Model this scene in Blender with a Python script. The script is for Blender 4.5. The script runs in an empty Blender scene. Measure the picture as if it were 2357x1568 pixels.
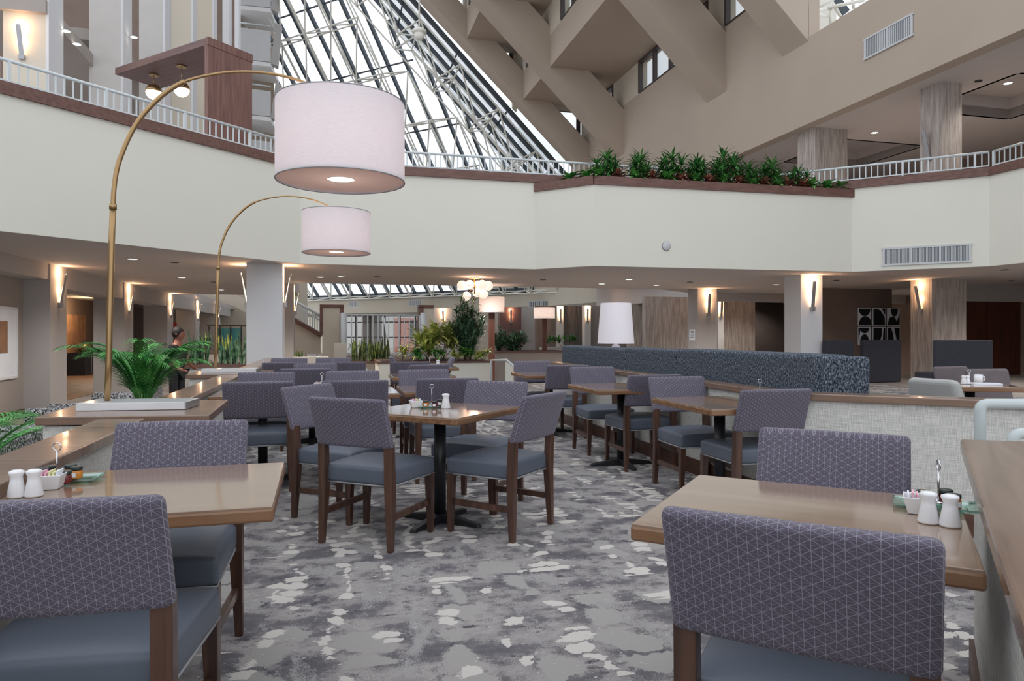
import bpy, bmesh, math, random
from mathutils import Vector, Matrix
R = math.radians
# ---------------------------------------------------------------- camera
W_, H_ = 2357, 1568
F = 1620.0; CX = 1178.5; HY = 768.0; EYE = 1.2
sc = bpy.context.scene
C = sc.collection
cam = bpy.data.cameras.new('camera'); camo = bpy.data.objects.new('camera', cam); C.objects.link(camo)
camo.location = (0, 0, EYE); camo.rotation_euler = (R(90), 0, 0)
cam.sensor_width = 36; cam.lens = 36 * F / W_; cam.shift_y = -(H_ / 2 - HY) / W_
cam.clip_start = .05; cam.clip_end = 400
sc.camera = camo
# ---------------------------------------------------------------- world, exposure
wd = bpy.data.worlds.new('overcast_sky'); sc.world = wd; wd.use_nodes = True
nt = wd.node_tree; nt.nodes.clear()
wo = nt.nodes.new('ShaderNodeOutputWorld'); bg = nt.nodes.new('ShaderNodeBackground')
tc = nt.nodes.new('ShaderNodeTexCoord'); nz = nt.nodes.new('ShaderNodeTexNoise'); cr = nt.nodes.new('ShaderNodeValToRGB')
nz.inputs['Scale'].default_value = 2.2; nz.inputs['Detail'].default_value = 4
cr.color_ramp.elements[0].position = .35; cr.color_ramp.elements[0].color = (.80, .87, .97, 1)
cr.color_ramp.elements[1].position = .62; cr.color_ramp.elements[1].color = (.94, .965, 1.0, 1)
nt.links.new(tc.outputs['Generated'], nz.inputs['Vector']); nt.links.new(nz.outputs['Fac'], cr.inputs['Fac'])
nt.links.new(cr.outputs['Color'], bg.inputs['Color']); nt.links.new(bg.outputs['Background'], wo.inputs['Surface'])
bg.inputs['Strength'].default_value = 1.0
sc.view_settings.view_transform = 'Standard'; sc.view_settings.look = 'None'
sc.view_settings.exposure = 0.5; sc.view_settings.gamma = 1; sc.view_settings.use_curve_mapping = False
cy = sc.cycles
cy.max_bounces = 7; cy.diffuse_bounces = 4; cy.glossy_bounces = 3; cy.transparent_max_bounces = 12; cy.transmission_bounces = 4
# ---------------------------------------------------------------- coordinates
TH = R(14.4); CT, ST = math.cos(TH), math.sin(TH)
U = Vector((CT, ST, 0)); V = Vector((-ST, CT, 0)); WD = Vector((math.cos(R(-30.6)), math.sin(R(-30.6)), 0)); A1 = Vector((-WD.y, WD.x, 0))
def P(u, v, z=0): return Vector((u * CT - v * ST, u * ST + v * CT, z))
def uv(p): return (p.x * CT + p.y * ST, -p.x * ST + p.y * CT)
def G(px, py, z):            # point of the horizontal plane z seen at that place of the photo
    d = F * (EYE - z) / (py - HY); return Vector(((px - CX) * d / F, d, z))
def D(px, py, d): return Vector(((px - CX) * d / F, d, EYE + (HY - py) * d / F))
# ---------------------------------------------------------------- mesh builder
class MB:
    def __init__(s): s.v = []; s.f = []; s.sm = []
    def add(s, vs, fs, smooth=False):
        b = len(s.v); s.v += [tuple(x) for x in vs]
        for f in fs: s.f.append([b + i for i in f]); s.sm.append(smooth)
        return s
    def box8(s, a): return s.add(a, [(0,3,2,1),(4,5,6,7),(0,1,5,4),(1,2,6,5),(2,3,7,6),(3,0,4,7)])
    def box(s, x0, x1, y0, y1, z0, z1):
        return s.box8([(x0,y0,z0),(x1,y0,z0),(x1,y1,z0),(x0,y1,z0),(x0,y0,z1),(x1,y0,z1),(x1,y1,z1),(x0,y1,z1)])
    def ubox(s, u0, u1, v0, v1, z0, z1):
        return s.box8([P(u0,v0,z0),P(u1,v0,z0),P(u1,v1,z0),P(u0,v1,z0),P(u0,v0,z1),P(u1,v0,z1),P(u1,v1,z1),P(u0,v1,z1)])
    def prism(s, poly, off):
        n = len(poly); off = Vector(off); a = [Vector(p) for p in poly]
        nrm = Vector((0,0,0))
        for i in range(n): nrm += a[i].cross(a[(i+1) % n])
        if nrm.dot(off) > 0: a.reverse()
        vs = a + [p + off for p in a]
        fs = [tuple(range(n)), tuple(range(2*n-1, n-1, -1))] + [(i, i+n, (i+1) % n + n, (i+1) % n) for i in range(n)]
        return s.add(vs, fs)
    def wall(s, p0, p1, z0, z1, th=.2, side=1):   # vertical slab p0->p1, thickness to the left (side 1)
        p0 = Vector((p0[0], p0[1], 0)); p1 = Vector((p1[0], p1[1], 0)); d = (p1 - p0).normalized(); n = Vector((-d.y, d.x, 0)) * th * side
        q = [p0, p1, p1 + n, p0 + n]
        return s.prism([(a.x, a.y, z0) for a in q], (0, 0, z1 - z0))
    def bar(s, a, b, w, h=None, up=(0,0,1)):
        a = Vector(a); b = Vector(b); h = h or w; d = (b - a).normalized(); up = Vector(up)
        if abs(d.dot(up)) > .98: up = Vector((0,1,0))
        x = d.cross(up).normalized() * w / 2; y = x.cross(d).normalized() * h / 2
        return s.box8([a-x-y, a+x-y, a+x+y, a-x+y, b-x-y, b+x-y, b+x+y, b-x+y])
    def tube(s, pts, r, n=8, cap=True, smooth=True, closed=False):
        pts = [Vector(p) for p in pts]; m = len(pts); rs = r if isinstance(r, (list, tuple)) else [r] * m
        vs = []; ref = None
        for i, p in enumerate(pts):
            if closed: d = (pts[(i+1) % m] - pts[i-1]).normalized()
            else: d = (pts[min(i+1, m-1)] - pts[max(i-1, 0)]).normalized()
            if ref is None: ref = Vector((0,0,1)) if abs(d.z) < .9 else Vector((0,1,0))
            x = d.cross(ref).normalized(); y = x.cross(d).normalized(); ref = y
            for k in range(n):
                a = 2*math.pi*k/n; vs.append(p + (x*math.cos(a) + y*math.sin(a)) * rs[i])
        fs = []
        for i in range(m if closed else m-1):
            j = (i+1) % m
            for k in range(n): fs.append((i*n+k, i*n+(k+1) % n, j*n+(k+1) % n, j*n+k))
        s.add(vs, fs, smooth)
        if cap and not closed:
            b = len(s.v) - len(vs); s.f.append([b+k for k in range(n-1,-1,-1)]); s.sm.append(False)
            s.f.append([b+(m-1)*n+k for k in range(n)]); s.sm.append(False)
        return s
    def lathe(s, prof, c=(0,0,0), n=24, smooth=True, axis=None, cap=True):
        c = Vector(c); vs = []; m = len(prof)
        for r, z in prof:
            for k in range(n):
                a = 2*math.pi*k/n; vs.append(c + Vector((r*math.cos(a), r*math.sin(a), z)))
        fs = []
        for i in range(m-1):
            for k in range(n): fs.append((i*n+k, i*n+(k+1) % n, (i+1)*n+(k+1) % n, (i+1)*n+k))
        s.add(vs, fs, smooth)
        b = len(s.v) - len(vs)
        if cap and prof[0][0] > 1e-5: s.f.append([b+k for k in range(n-1,-1,-1)]); s.sm.append(False)
        if cap and prof[-1][0] > 1e-5: s.f.append([b+(m-1)*n+k for k in range(n)]); s.sm.append(False)
        return s
    def ball(s, c, r, n=14, sz=1):
        m = n//2; return s.lathe([(max(r*math.sin(math.pi*i/m), 1e-6), -r*sz*math.cos(math.pi*i/m)) for i in range(m+1)], c, n)
    def blade(s, base, az, tilt, L, w, droop=1.0, seg=4, fold=.25):
        # leaf: starts at base, azimuth az, initial elevation tilt, bends down by droop
        p = Vector(base); pts = []; el = tilt; ds = L/seg
        side = Vector((-math.sin(az), math.cos(az), 0))
        for i in range(seg+1):
            t = i/seg; wd = w * math.sin(math.pi * min(.999, .12 + .88*t))**.8 * .5
            if i == seg: wd = .0005
            up = Vector((-math.cos(az)*math.sin(el), -math.sin(az)*math.sin(el), math.cos(el)))
            pts.append((p - side*wd + up*wd*fold, p.copy(), p + side*wd + up*wd*fold))
            p = p + Vector((math.cos(az)*math.cos(el), math.sin(az)*math.cos(el), math.sin(el)))*ds
            el -= droop/seg
        vs = [q for t in pts for q in t]; fs = []
        for i in range(seg):
            b = i*3; fs += [(b, b+1, b+4, b+3), (b+1, b+2, b+5, b+4)]
        return s.add(vs, fs, True)
    def build(s, name, m, parent=None, bev=0, seg=2, rad=False, loc=None, label=None):
        me = bpy.data.meshes.new(name)
        vs = s.v
        if loc is not None: vs = [tuple(Vector(q) - Vector(loc)) for q in s.v]
        me.from_pydata(vs, [], s.f); me.polygons.foreach_set('use_smooth', s.sm if not rad else [True]*len(s.f))
        me.update(); o = bpy.data.objects.new(name, me); C.objects.link(o)
        if loc is not None: o.location = loc
        me.materials.append(m)
        if bev:
            b = o.modifiers.new('bevel', 'BEVEL'); b.width = bev; b.segments = seg; b.limit_method = 'ANGLE'; b.angle_limit = R(40); b.harden_normals = False
        if parent: o.parent = parent
        if label: o['label'] = label
        return o
def thing(name, label, cat, loc=(0,0,0), rz=0, group=None):
    o = bpy.data.objects.new(name, None); C.objects.link(o); o.empty_display_size = .1
    o.location = loc; o.rotation_euler = (0, 0, rz); o['label'] = label; o['category'] = cat
    if group: o['group'] = group
    return o
def tag(o, label, cat, group=None):
    o['label'] = label; o['category'] = cat
    if group: o['group'] = group
    return o
def struct(name, mb, m, parent=None, bev=0, label=None, cat=None):
    o = mb.build(name, m, parent, bev=bev)
    if parent is None:
        o['kind'] = 'structure'
    if label: o['label'] = label
    if cat: o['category'] = cat
    return o
def dup(o, parent=None):
    c = o.copy(); C.objects.link(c)
    if parent: c.parent = parent
    for k in list(o.children): dup(k, c)
    return c
def copy_thing(src, loc, rz, label, group=None):
    r = dup(src); r.location = loc; r.rotation_euler = (0, 0, rz); r['label'] = label
    if group: r['group'] = group
    return r
# ---------------------------------------------------------------- materials
def lin(c): return c/12.92 if c <= .04045 else ((c+.055)/1.055)**2.4
def rgb(r, g, b): return (lin(r/255), lin(g/255), lin(b/255), 1)
class N:
    def __init__(s, name):
        s.m = bpy.data.materials.new(name); s.m.use_nodes = True; s.t = s.m.node_tree; s.b = s.t.nodes['Principled BSDF']; s.out = s.t.nodes['Material Output']
    def n(s, t, **k):
        o = s.t.nodes.new('ShaderNode' + t)
        for a, b in k.items():
            if a.startswith('i_'): o.inputs[a[2:].replace('_', ' ')].default_value = b
            else: setattr(o, a, b)
        return o
    def l(s, a, b): s.t.links.new(a, b)
    def math(s, op, a, b=0, c=None):
        o = s.t.nodes.new('ShaderNodeMath'); o.operation = op
        for i, x in enumerate((a, b) if c is None else (a, b, c)):
            if isinstance(x, (int, float)): o.inputs[i].default_value = x
            else: s.l(x, o.inputs[i])
        return o.outputs[0]
    def mix(s, f, a, b):
        o = s.t.nodes.new('ShaderNodeMix'); o.data_type = 'RGBA'
        for i, x in ((0, f), (6, a), (7, b)):
            if isinstance(x, (int, float, tuple)): o.inputs[i].default_value = x
            else: s.l(x, o.inputs[i])
        return o.outputs[2]
    def ramp(s, f, els, interp='LINEAR'):
        o = s.t.nodes.new('ShaderNodeValToRGB'); r = o.color_ramp; r.interpolation = interp
        while len(r.elements) < len(els): r.elements.new(.5)
        for e, (p, c) in zip(r.elements, els): e.position = p; e.color = c if isinstance(c, tuple) else (c, c, c, 1)
        s.l(f, o.inputs[0]); return o.outputs[0]
    def bump(s, h, st=.3, d=.01):
        o = s.n('Bump'); o.inputs['Strength'].default_value = st; o.inputs['Distance'].default_value = d
        s.l(h, o.inputs['Height']); s.l(o.outputs[0], s.b.inputs['Normal'])
def setp(b, rough=.6, metal=0, spec=None):
    b.inputs['Roughness'].default_value = rough; b.inputs['Metallic'].default_value = metal
    if spec is not None: b.inputs['Specular IOR Level'].default_value = spec
def paint(name, c, rough=.7, var=.06, scale=3.0, metal=0, spec=None, bump=0, bs=60):
    k = N(name); tc = k.n('TexCoord'); nz = k.n('TexNoise'); nz.inputs['Scale'].default_value = scale; nz.inputs['Detail'].default_value = 5
    k.l(tc.outputs['Object'], nz.inputs['Vector'])
    lo = tuple(x*(1-var) for x in c[:3]) + (1,); hi = tuple(min(1, x*(1+var)) for x in c[:3]) + (1,)
    k.l(k.ramp(nz.outputs['Fac'], [(.3, lo), (.7, hi)]), k.b.inputs['Base Color']); setp(k.b, rough, metal, spec)
    if bump:
        n2 = k.n('TexNoise'); n2.inputs['Scale'].default_value = bs; k.l(tc.outputs['Object'], n2.inputs['Vector']); k.bump(n2.outputs['Fac'], bump)
    return k.m
def wood(name, c1, c2, rough=.35, ax=0, scale=4, coat=0, spec=.5):
    k = N(name); tc = k.n('TexCoord'); mp = k.n('Mapping'); sv = [14.0, 14.0, 14.0]; sv[ax] = 1.0
    mp.inputs['Scale'].default_value = sv; k.l(tc.outputs['Object'], mp.inputs['Vector'])
    nz = k.n('TexNoise'); nz.inputs['Scale'].default_value = scale; nz.inputs['Detail'].default_value = 6; nz.inputs['Distortion'].default_value = .4
    k.l(mp.outputs[0], nz.inputs['Vector'])
    k.l(k.ramp(nz.outputs['Fac'], [(.3, c1), (.7, c2)]), k.b.inputs['Base Color']); setp(k.b, rough, 0, spec)
    if coat: k.b.inputs['Coat Weight'].default_value = coat; k.b.inputs['Coat Roughness'].default_value = .08
    return k.m
def emis(name, c, st):
    k = N(name); k.b.inputs['Base Color'].default_value = c; k.b.inputs['Emission Color'].default_value = c; k.b.inputs['Emission Strength'].default_value = st
    setp(k.b, .5); return k.m
M = {}
M['fascia'] = paint('cream_wall_paint', rgb(222, 219, 208), .8, .02, .5)
M['taupe'] = paint('taupe_wall_paint', rgb(178, 163, 148), .85, .03, .6)
M['taupe2'] = paint('beige_wall_paint', rgb(205, 196, 180), .85, .03, .6)
M['ceil'] = paint('grey_ceiling_paint', rgb(196, 188, 184), .85, .03, .5)
M['pier'] = paint('grey_pier_paint', rgb(176, 172, 170), .8, .03, .8)
M['colw'] = paint('white_column_paint', rgb(214, 214, 216), .75, .02, .8)
M['wallgrey'] = paint('warm_grey_wall_paint', rgb(160, 152, 146), .85, .04, .7)
M['brownwall'] = paint('brown_wall_covering', rgb(122, 104, 94), .8, .08, 2)
M['trim'] = wood('dark_wood_trim', rgb(92, 62, 55), rgb(118, 84, 74), .5, 0, 1.2)
M['cap'] = wood('ledge_wood', rgb(108, 85, 70), rgb(140, 114, 97), .28, 0, 1.5, .35)
M['base'] = wood('baseboard_wood', rgb(72, 48, 38), rgb(98, 66, 52), .4, 0, 1.5)
M['tabletop'] = wood('table_veneer', rgb(136, 110, 90), rgb(158, 132, 111), .14, 0, .9, .8)
M['tableedge'] = wood('table_edge_wood', rgb(112, 80, 56), rgb(146, 108, 78), .35, 0, 2, .2)
M['chairwood'] = wood('walnut_chair_wood', rgb(58, 39, 32), rgb(98, 68, 54), .35, 2, 2, .15)
M['panelwood'] = wood('kiosk_wood_panel', rgb(96, 64, 56), rgb(132, 94, 84), .5, 2, 1.3)
M['panelwood2'] = wood('kiosk_canopy_wood', rgb(92, 66, 64), rgb(112, 84, 80), .45, 0, 1.0)
M['doorwood'] = wood('door_mahogany', rgb(52, 26, 20), rgb(88, 44, 32), .3, 2, 1.0)
M['postwood'] = wood('post_wood', rgb(88, 48, 36), rgb(112, 66, 50), .5, 2, 1.5)
M['stripefloor'] = wood('striped_hall_carpet', rgb(78, 54, 40), rgb(150, 112, 84), .6, 1, 1.2)
M['vinyl'] = paint('blue_grey_vinyl', rgb(92, 99, 111), .42, .05, 3, spec=.4, bump=.06, bs=180)
M['piping'] = paint('grey_piping', rgb(150, 150, 152), .5, .02)
M['black'] = paint('black_metal', rgb(34, 34, 38), .4, .1, 5, spec=.5)
M['brass'] = paint('antique_brass', rgb(168, 138, 98), .32, .06, 4, metal=.85)
M['chrome'] = paint('chrome', rgb(210, 210, 214), .15, .02, 4, metal=1)
M['steel'] = paint('brushed_steel', rgb(165, 165, 168), .4, .04, 20, metal=.7)
M['white'] = paint('white_enamel', rgb(226, 226, 226), .45, .02)
M['rail'] = paint('white_rail_paint', rgb(205, 212, 214), .4, .03)
M['railgrey'] = paint('grey_handrail_paint', rgb(188, 196, 196), .4, .03)
M['china'] = paint('white_china', rgb(232, 232, 234), .18, .01)
M['mull'] = paint('dark_mullion_metal', rgb(62, 70, 78), .5, .05)
M['truss'] = paint('cream_steel_tube', rgb(226, 224, 214), .5, .04)
M['frame'] = paint('dark_window_frame', rgb(72, 62, 60), .5, .05)
M['vent'] = paint('vent_grey', rgb(196, 198, 200), .5, .02)
M['ventdark'] = paint('vent_shadow_grey', rgb(110, 113, 118), .6, .02)
M['booth'] = paint('dark_booth_fabric', rgb(52, 52, 60), .9, .2, 30)
M['pillow'] = paint('pale_grey_upholstery', rgb(172, 172, 170), .8, .04, 8)
M['dchair'] = paint('grey_brown_upholstery', rgb(105, 96, 98), .8, .06, 8)
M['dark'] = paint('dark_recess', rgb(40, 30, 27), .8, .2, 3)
M['skin'] = paint('skin', rgb(150, 98, 78), .6, .05)
M['hair'] = paint('dark_hair', rgb(28, 22, 20), .7, .1, 30)
M['shirt'] = paint('black_shirt', rgb(34, 32, 36), .85, .1, 10)
M['soil'] = paint('soil', rgb(62, 48, 40), .95, .3, 20)
M['red'] = paint('red_panel', rgb(150, 40, 40), .6, .05)
M['teal'] = paint('teal_panel', rgb(70, 150, 155), .5, .15, 2)
M['marble'] = paint('white_marble', rgb(214, 214, 216), .15, .05, 6)
M['shadegrey'] = paint('light_grey_pier', rgb(196, 192, 188), .8, .03)
# leaves
def leafm(name, c1, c2, rough=.4):
    k = N(name); tc = k.n('TexCoord'); nz = k.n('TexNoise'); nz.inputs['Scale'].default_value = 9; nz.inputs['Detail'].default_value = 3
    k.l(tc.outputs['Object'], nz.inputs['Vector']); k.l(k.ramp(nz.outputs['Fac'], [(.38, c1), (.62, c2)]), k.b.inputs['Base Color'])
    setp(k.b, rough, 0, .35); return k.m
M['lf_dark'] = leafm('deep_green_leaf', rgb(34, 84, 38), rgb(90, 146, 76))
M['lf_mid'] = leafm('green_leaf', rgb(46, 110, 44), rgb(110, 168, 86))
M['lf_palm'] = leafm('palm_leaf', rgb(30, 110, 40), rgb(96, 176, 84))
M['lf_gold'] = leafm('variegated_gold_leaf', rgb(120, 146, 62), rgb(206, 208, 120))
M['lf_red'] = leafm('russet_leaf', rgb(92, 46, 42), rgb(168, 112, 92))
M['lf_grey'] = leafm('grey_green_leaf', rgb(54, 94, 68), rgb(124, 158, 124))
M['lf_snake'] = leafm('snake_plant_leaf', rgb(44, 66, 36), rgb(110, 122, 66))
M['stem'] = paint('stem_brown', rgb(120, 104, 84), .8, .15, 12)
# chair fabric : grey-violet cloth with a fine pale lattice of lines
def lattice():
    k = N('lattice_fabric'); tc = k.n('TexCoord'); sp = k.n('SeparateXYZ'); k.l(tc.outputs['Object'], sp.inputs[0])
    x, y, z = sp.outputs
    zz = k.math('ADD', k.math('MULTIPLY', y, .86), k.math('MULTIPLY', z, 1.3))
    a = .0190; b = .0115
    def line(e, per, w):   # e coordinate expression, period, half width
        f = k.math('PINGPONG', e, per/2)
        return k.math('LESS_THAN', f, w)
    X = k.math('ADD', x, 5*a*40); Z = k.math('ADD', zz, 10*b)
    l1 = line(X, a, .0007)
    s = b/a
    l2 = line(k.math('MULTIPLY_ADD', X, s, Z), 2*b, .00085)
    l3 = line(k.math('MULTIPLY_ADD', X, -s, k.math('ADD', Z, 400*b)), 2*b, .00085)
    l4 = line(Z, b, .00045)
    t = k.math('MAXIMUM', k.math('MAXIMUM', l1, l2), k.math('MAXIMUM', l3, k.math('MULTIPLY', l4, .6)))
    nz = k.n('TexNoise'); nz.inputs['Scale'].default_value = 420; nz.inputs['Detail'].default_value = 2; k.l(tc.outputs['Object'], nz.inputs['Vector'])
    n2 = k.n('TexNoise'); n2.inputs['Scale'].default_value = 5; k.l(tc.outputs['Object'], n2.inputs['Vector'])
    basec = k.mix(n2.outputs['Fac'], rgb(80, 73, 86), rgb(88, 81, 94))
    basec = k.mix(k.math('MULTIPLY', nz.outputs['Fac'], .35), basec, rgb(116, 109, 124))
    k.l(k.mix(k.math('MULTIPLY', t, .5), basec, rgb(170, 168, 182)), k.b.inputs['Base Color'])
    setp(k.b, .85, 0, .2); k.b.inputs['Sheen Weight'].default_value = .15
    k.bump(nz.outputs['Fac'], .25, .002); return k.m
M['lattice'] = lattice()
def tweed(name, cs, sx, sz, rough=.95):
    k = N(name); tc = k.n('TexCoord'); mp = k.n('Mapping'); mp.inputs['Scale'].default_value = (sx, sx, sz); k.l(tc.outputs['Object'], mp.inputs[0])
    nz = k.n('TexNoise'); nz.inputs['Scale'].default_value = 1; nz.inputs['Detail'].default_value = 4; nz.inputs['Roughness'].default_value = .75; k.l(mp.outputs[0], nz.inputs['Vector'])
    k.l(k.ramp(nz.outputs['Fac'], cs), k.b.inputs['Base Color']); setp(k.b, rough, 0, .15); k.bump(nz.outputs['Fac'], .4, .004); return k.m
M['tweed'] = tweed('blue_grey_tweed', [(.38, rgb(30, 32, 40)), (.47, rgb(60, 66, 78)), (.55, rgb(96, 105, 116)), (.68, rgb(168, 174, 180))], 120, 60)
M['sofa'] = tweed('black_white_flecked_fabric', [(.42, rgb(34, 34, 40)), (.5, rgb(120, 118, 120)), (.56, rgb(208, 206, 204))], 45, 45)
def weave(name, c1, c2):
    k = N(name); tc = k.n('TexCoord'); sp = k.n('SeparateXYZ')
    mp = k.n('Mapping'); mp.inputs['Rotation'].default_value = (0, 0, -TH); k.l(tc.outputs['Object'], mp.inputs[0]); k.l(mp.outputs[0], sp.inputs[0])
    hs = k.math('ADD', sp.outputs[0], sp.outputs[1])
    cx_ = k.n('CombineXYZ'); k.l(k.math('MULTIPLY', hs, 240), cx_.inputs[0]); k.l(k.math('MULTIPLY', sp.outputs[2], 14), cx_.inputs[2])
    n1 = k.n('TexNoise'); n1.inputs['Scale'].default_value = 1; n1.inputs['Detail'].default_value = 2; k.l(cx_.outputs[0], n1.inputs['Vector'])
    c2_ = k.n('CombineXYZ'); k.l(k.math('MULTIPLY', hs, 14), c2_.inputs[0]); k.l(k.math('MULTIPLY', sp.outputs[2], 240), c2_.inputs[2])
    n2 = k.n('TexNoise'); n2.inputs['Scale'].default_value = 1; n2.inputs['Detail'].default_value = 2; k.l(c2_.outputs[0], n2.inputs['Vector'])
    s = k.math('MULTIPLY', k.math('ADD', n1.outputs['Fac'], n2.outputs['Fac']), .5)
    k.l(k.ramp(s, [(.38, c1), (.6, c2)]), k.b.inputs['Base Color']); setp(k.b, .8, 0, .2); k.bump(s, .3, .002); return k.m
M['weave'] = weave('woven_wallcovering', rgb(178, 177, 172), rgb(218, 216, 210))
def streak(name, c1, c2, sc_=60):
    k = N(name); tc = k.n('TexCoord'); mp = k.n('Mapping'); mp.inputs['Scale'].default_value = (sc_, sc_, sc_/14); k.l(tc.outputs['Object'], mp.inputs[0])
    nz = k.n('TexNoise'); nz.inputs['Scale'].default_value = .35; nz.inputs['Detail'].default_value = 5; nz.inputs['Roughness'].default_value = .7; k.l(mp.outputs[0], nz.inputs['Vector'])
    k.l(k.ramp(nz.outputs['Fac'], [(.36, c1), (.64, c2)]), k.b.inputs['Base Color']); setp(k.b, .7); return k.m
M['bark'] = streak('bark_texture_wallcovering', rgb(140, 128, 121), rgb(186, 176, 168))
def glass(name, tint, a=.08):
    k = N(name); k.t.nodes.remove(k.b); tr = k.n('BsdfTransparent'); gl = k.n('BsdfGlossy'); mx = k.n('MixShader')
    tr.inputs[0].default_value = tint; gl.inputs['Roughness'].default_value = .03; mx.inputs[0].default_value = a
    fr = k.n('Fresnel'); fr.inputs[0].default_value = 1.35
    k.l(k.math('MULTIPLY_ADD', fr.outputs[0], .5, a*.3), mx.inputs[0])
    k.l(tr.outputs[0], mx.inputs[1]); k.l(gl.outputs[0], mx.inputs[2]); k.l(mx.outputs[0], k.out.inputs[0]); return k.m
M['glass'] = glass('skylight_glass', (.97, .985, 1, 1)); M['clearglass'] = glass('clear_glass', (.94, .96, .96, 1), .1)
def gg():
    k = N('green_edge_glass'); k.b.inputs['Base Color'].default_value = rgb(150, 205, 190); k.b.inputs['Transmission Weight'].default_value = .6
    k.b.inputs['Roughness'].default_value = .08; return k.m
M['trayglass'] = glass('green_tinted_glass', (.74, .92, .86, 1), .6)
M['amber'] = paint('amber_preserve', rgb(206, 128, 48), .2, .15, 40); M['berry'] = paint('berry_preserve', rgb(110, 26, 30), .2, .2, 40); M['lidm'] = paint('dark_green_jar_lid', rgb(34, 46, 44), .3, .1)
M['packy'] = paint('yellow_packet', rgb(232, 226, 176), .6, .03); M['packp'] = paint('pink_packet', rgb(232, 178, 196), .6, .03); M['packw'] = paint('white_packet', rgb(232, 236, 244), .6, .03)
def shade_m():
    k = N('linen_shade'); tc = k.n('TexCoord'); mp = k.n('Mapping'); mp.inputs['Scale'].default_value = (30, 30, 400); k.l(tc.outputs['Object'], mp.inputs[0])
    nz = k.n('TexNoise'); nz.inputs['Scale'].default_value = 1; nz.inputs['Detail'].default_value = 3; k.l(mp.outputs[0], nz.inputs['Vector'])
    k.l(k.ramp(nz.outputs['Fac'], [(.3, rgb(222, 216, 220)), (.7, rgb(234, 229, 233))]), k.b.inputs['Base Color']); setp(k.b, .85, 0, .1)
    tl = k.n('BsdfTranslucent'); tl.inputs[0].default_value = (.86, .83, .84, 1); mx = k.n('MixShader'); mx.inputs[0].default_value = .25
    k.l(k.b.outputs[0], mx.inputs[1]); k.l(tl.outputs[0], mx.inputs[2]); k.l(mx.outputs[0], k.out.inputs[0]); return k.m
def diff_m():
    k = N('taupe_diffuser'); k.b.inputs['Base Color'].default_value = rgb(214, 194, 186); setp(k.b, .85, 0, .1)
    tl = k.n('BsdfTranslucent'); tl.inputs[0].default_value = (.62, .46, .40, 1); mx = k.n('MixShader'); mx.inputs[0].default_value = .10
    k.l(k.b.outputs[0], mx.inputs[1]); k.l(tl.outputs[0], mx.inputs[2]); k.l(mx.outputs[0], k.out.inputs[0]); return k.m
M['shade'] = shade_m(); M['diffuser'] = diff_m()
M['bulb'] = emis('warm_bulb_disc', (1, .86, .70, 1), 2.2); M['down'] = emis('downlight_lens', (1, .93, .82, 1), 2.5)
M['globe'] = emis('lit_globe_glass', (1, .80, .68, 1), .62); M['pend'] = emis('pendant_opal_glass', (1, .86, .66, 1), 1.5); M['strip'] = emis('sconce_glow', (1, .66, .36, 1), 6)
M['tlshade'] = emis('lit_table_lamp_shade', (.95, .88, .90, 1), .10)
M['tlshade'].node_tree.nodes['Principled BSDF'].inputs['Base Color'].default_value = rgb(222, 216, 222)
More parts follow.
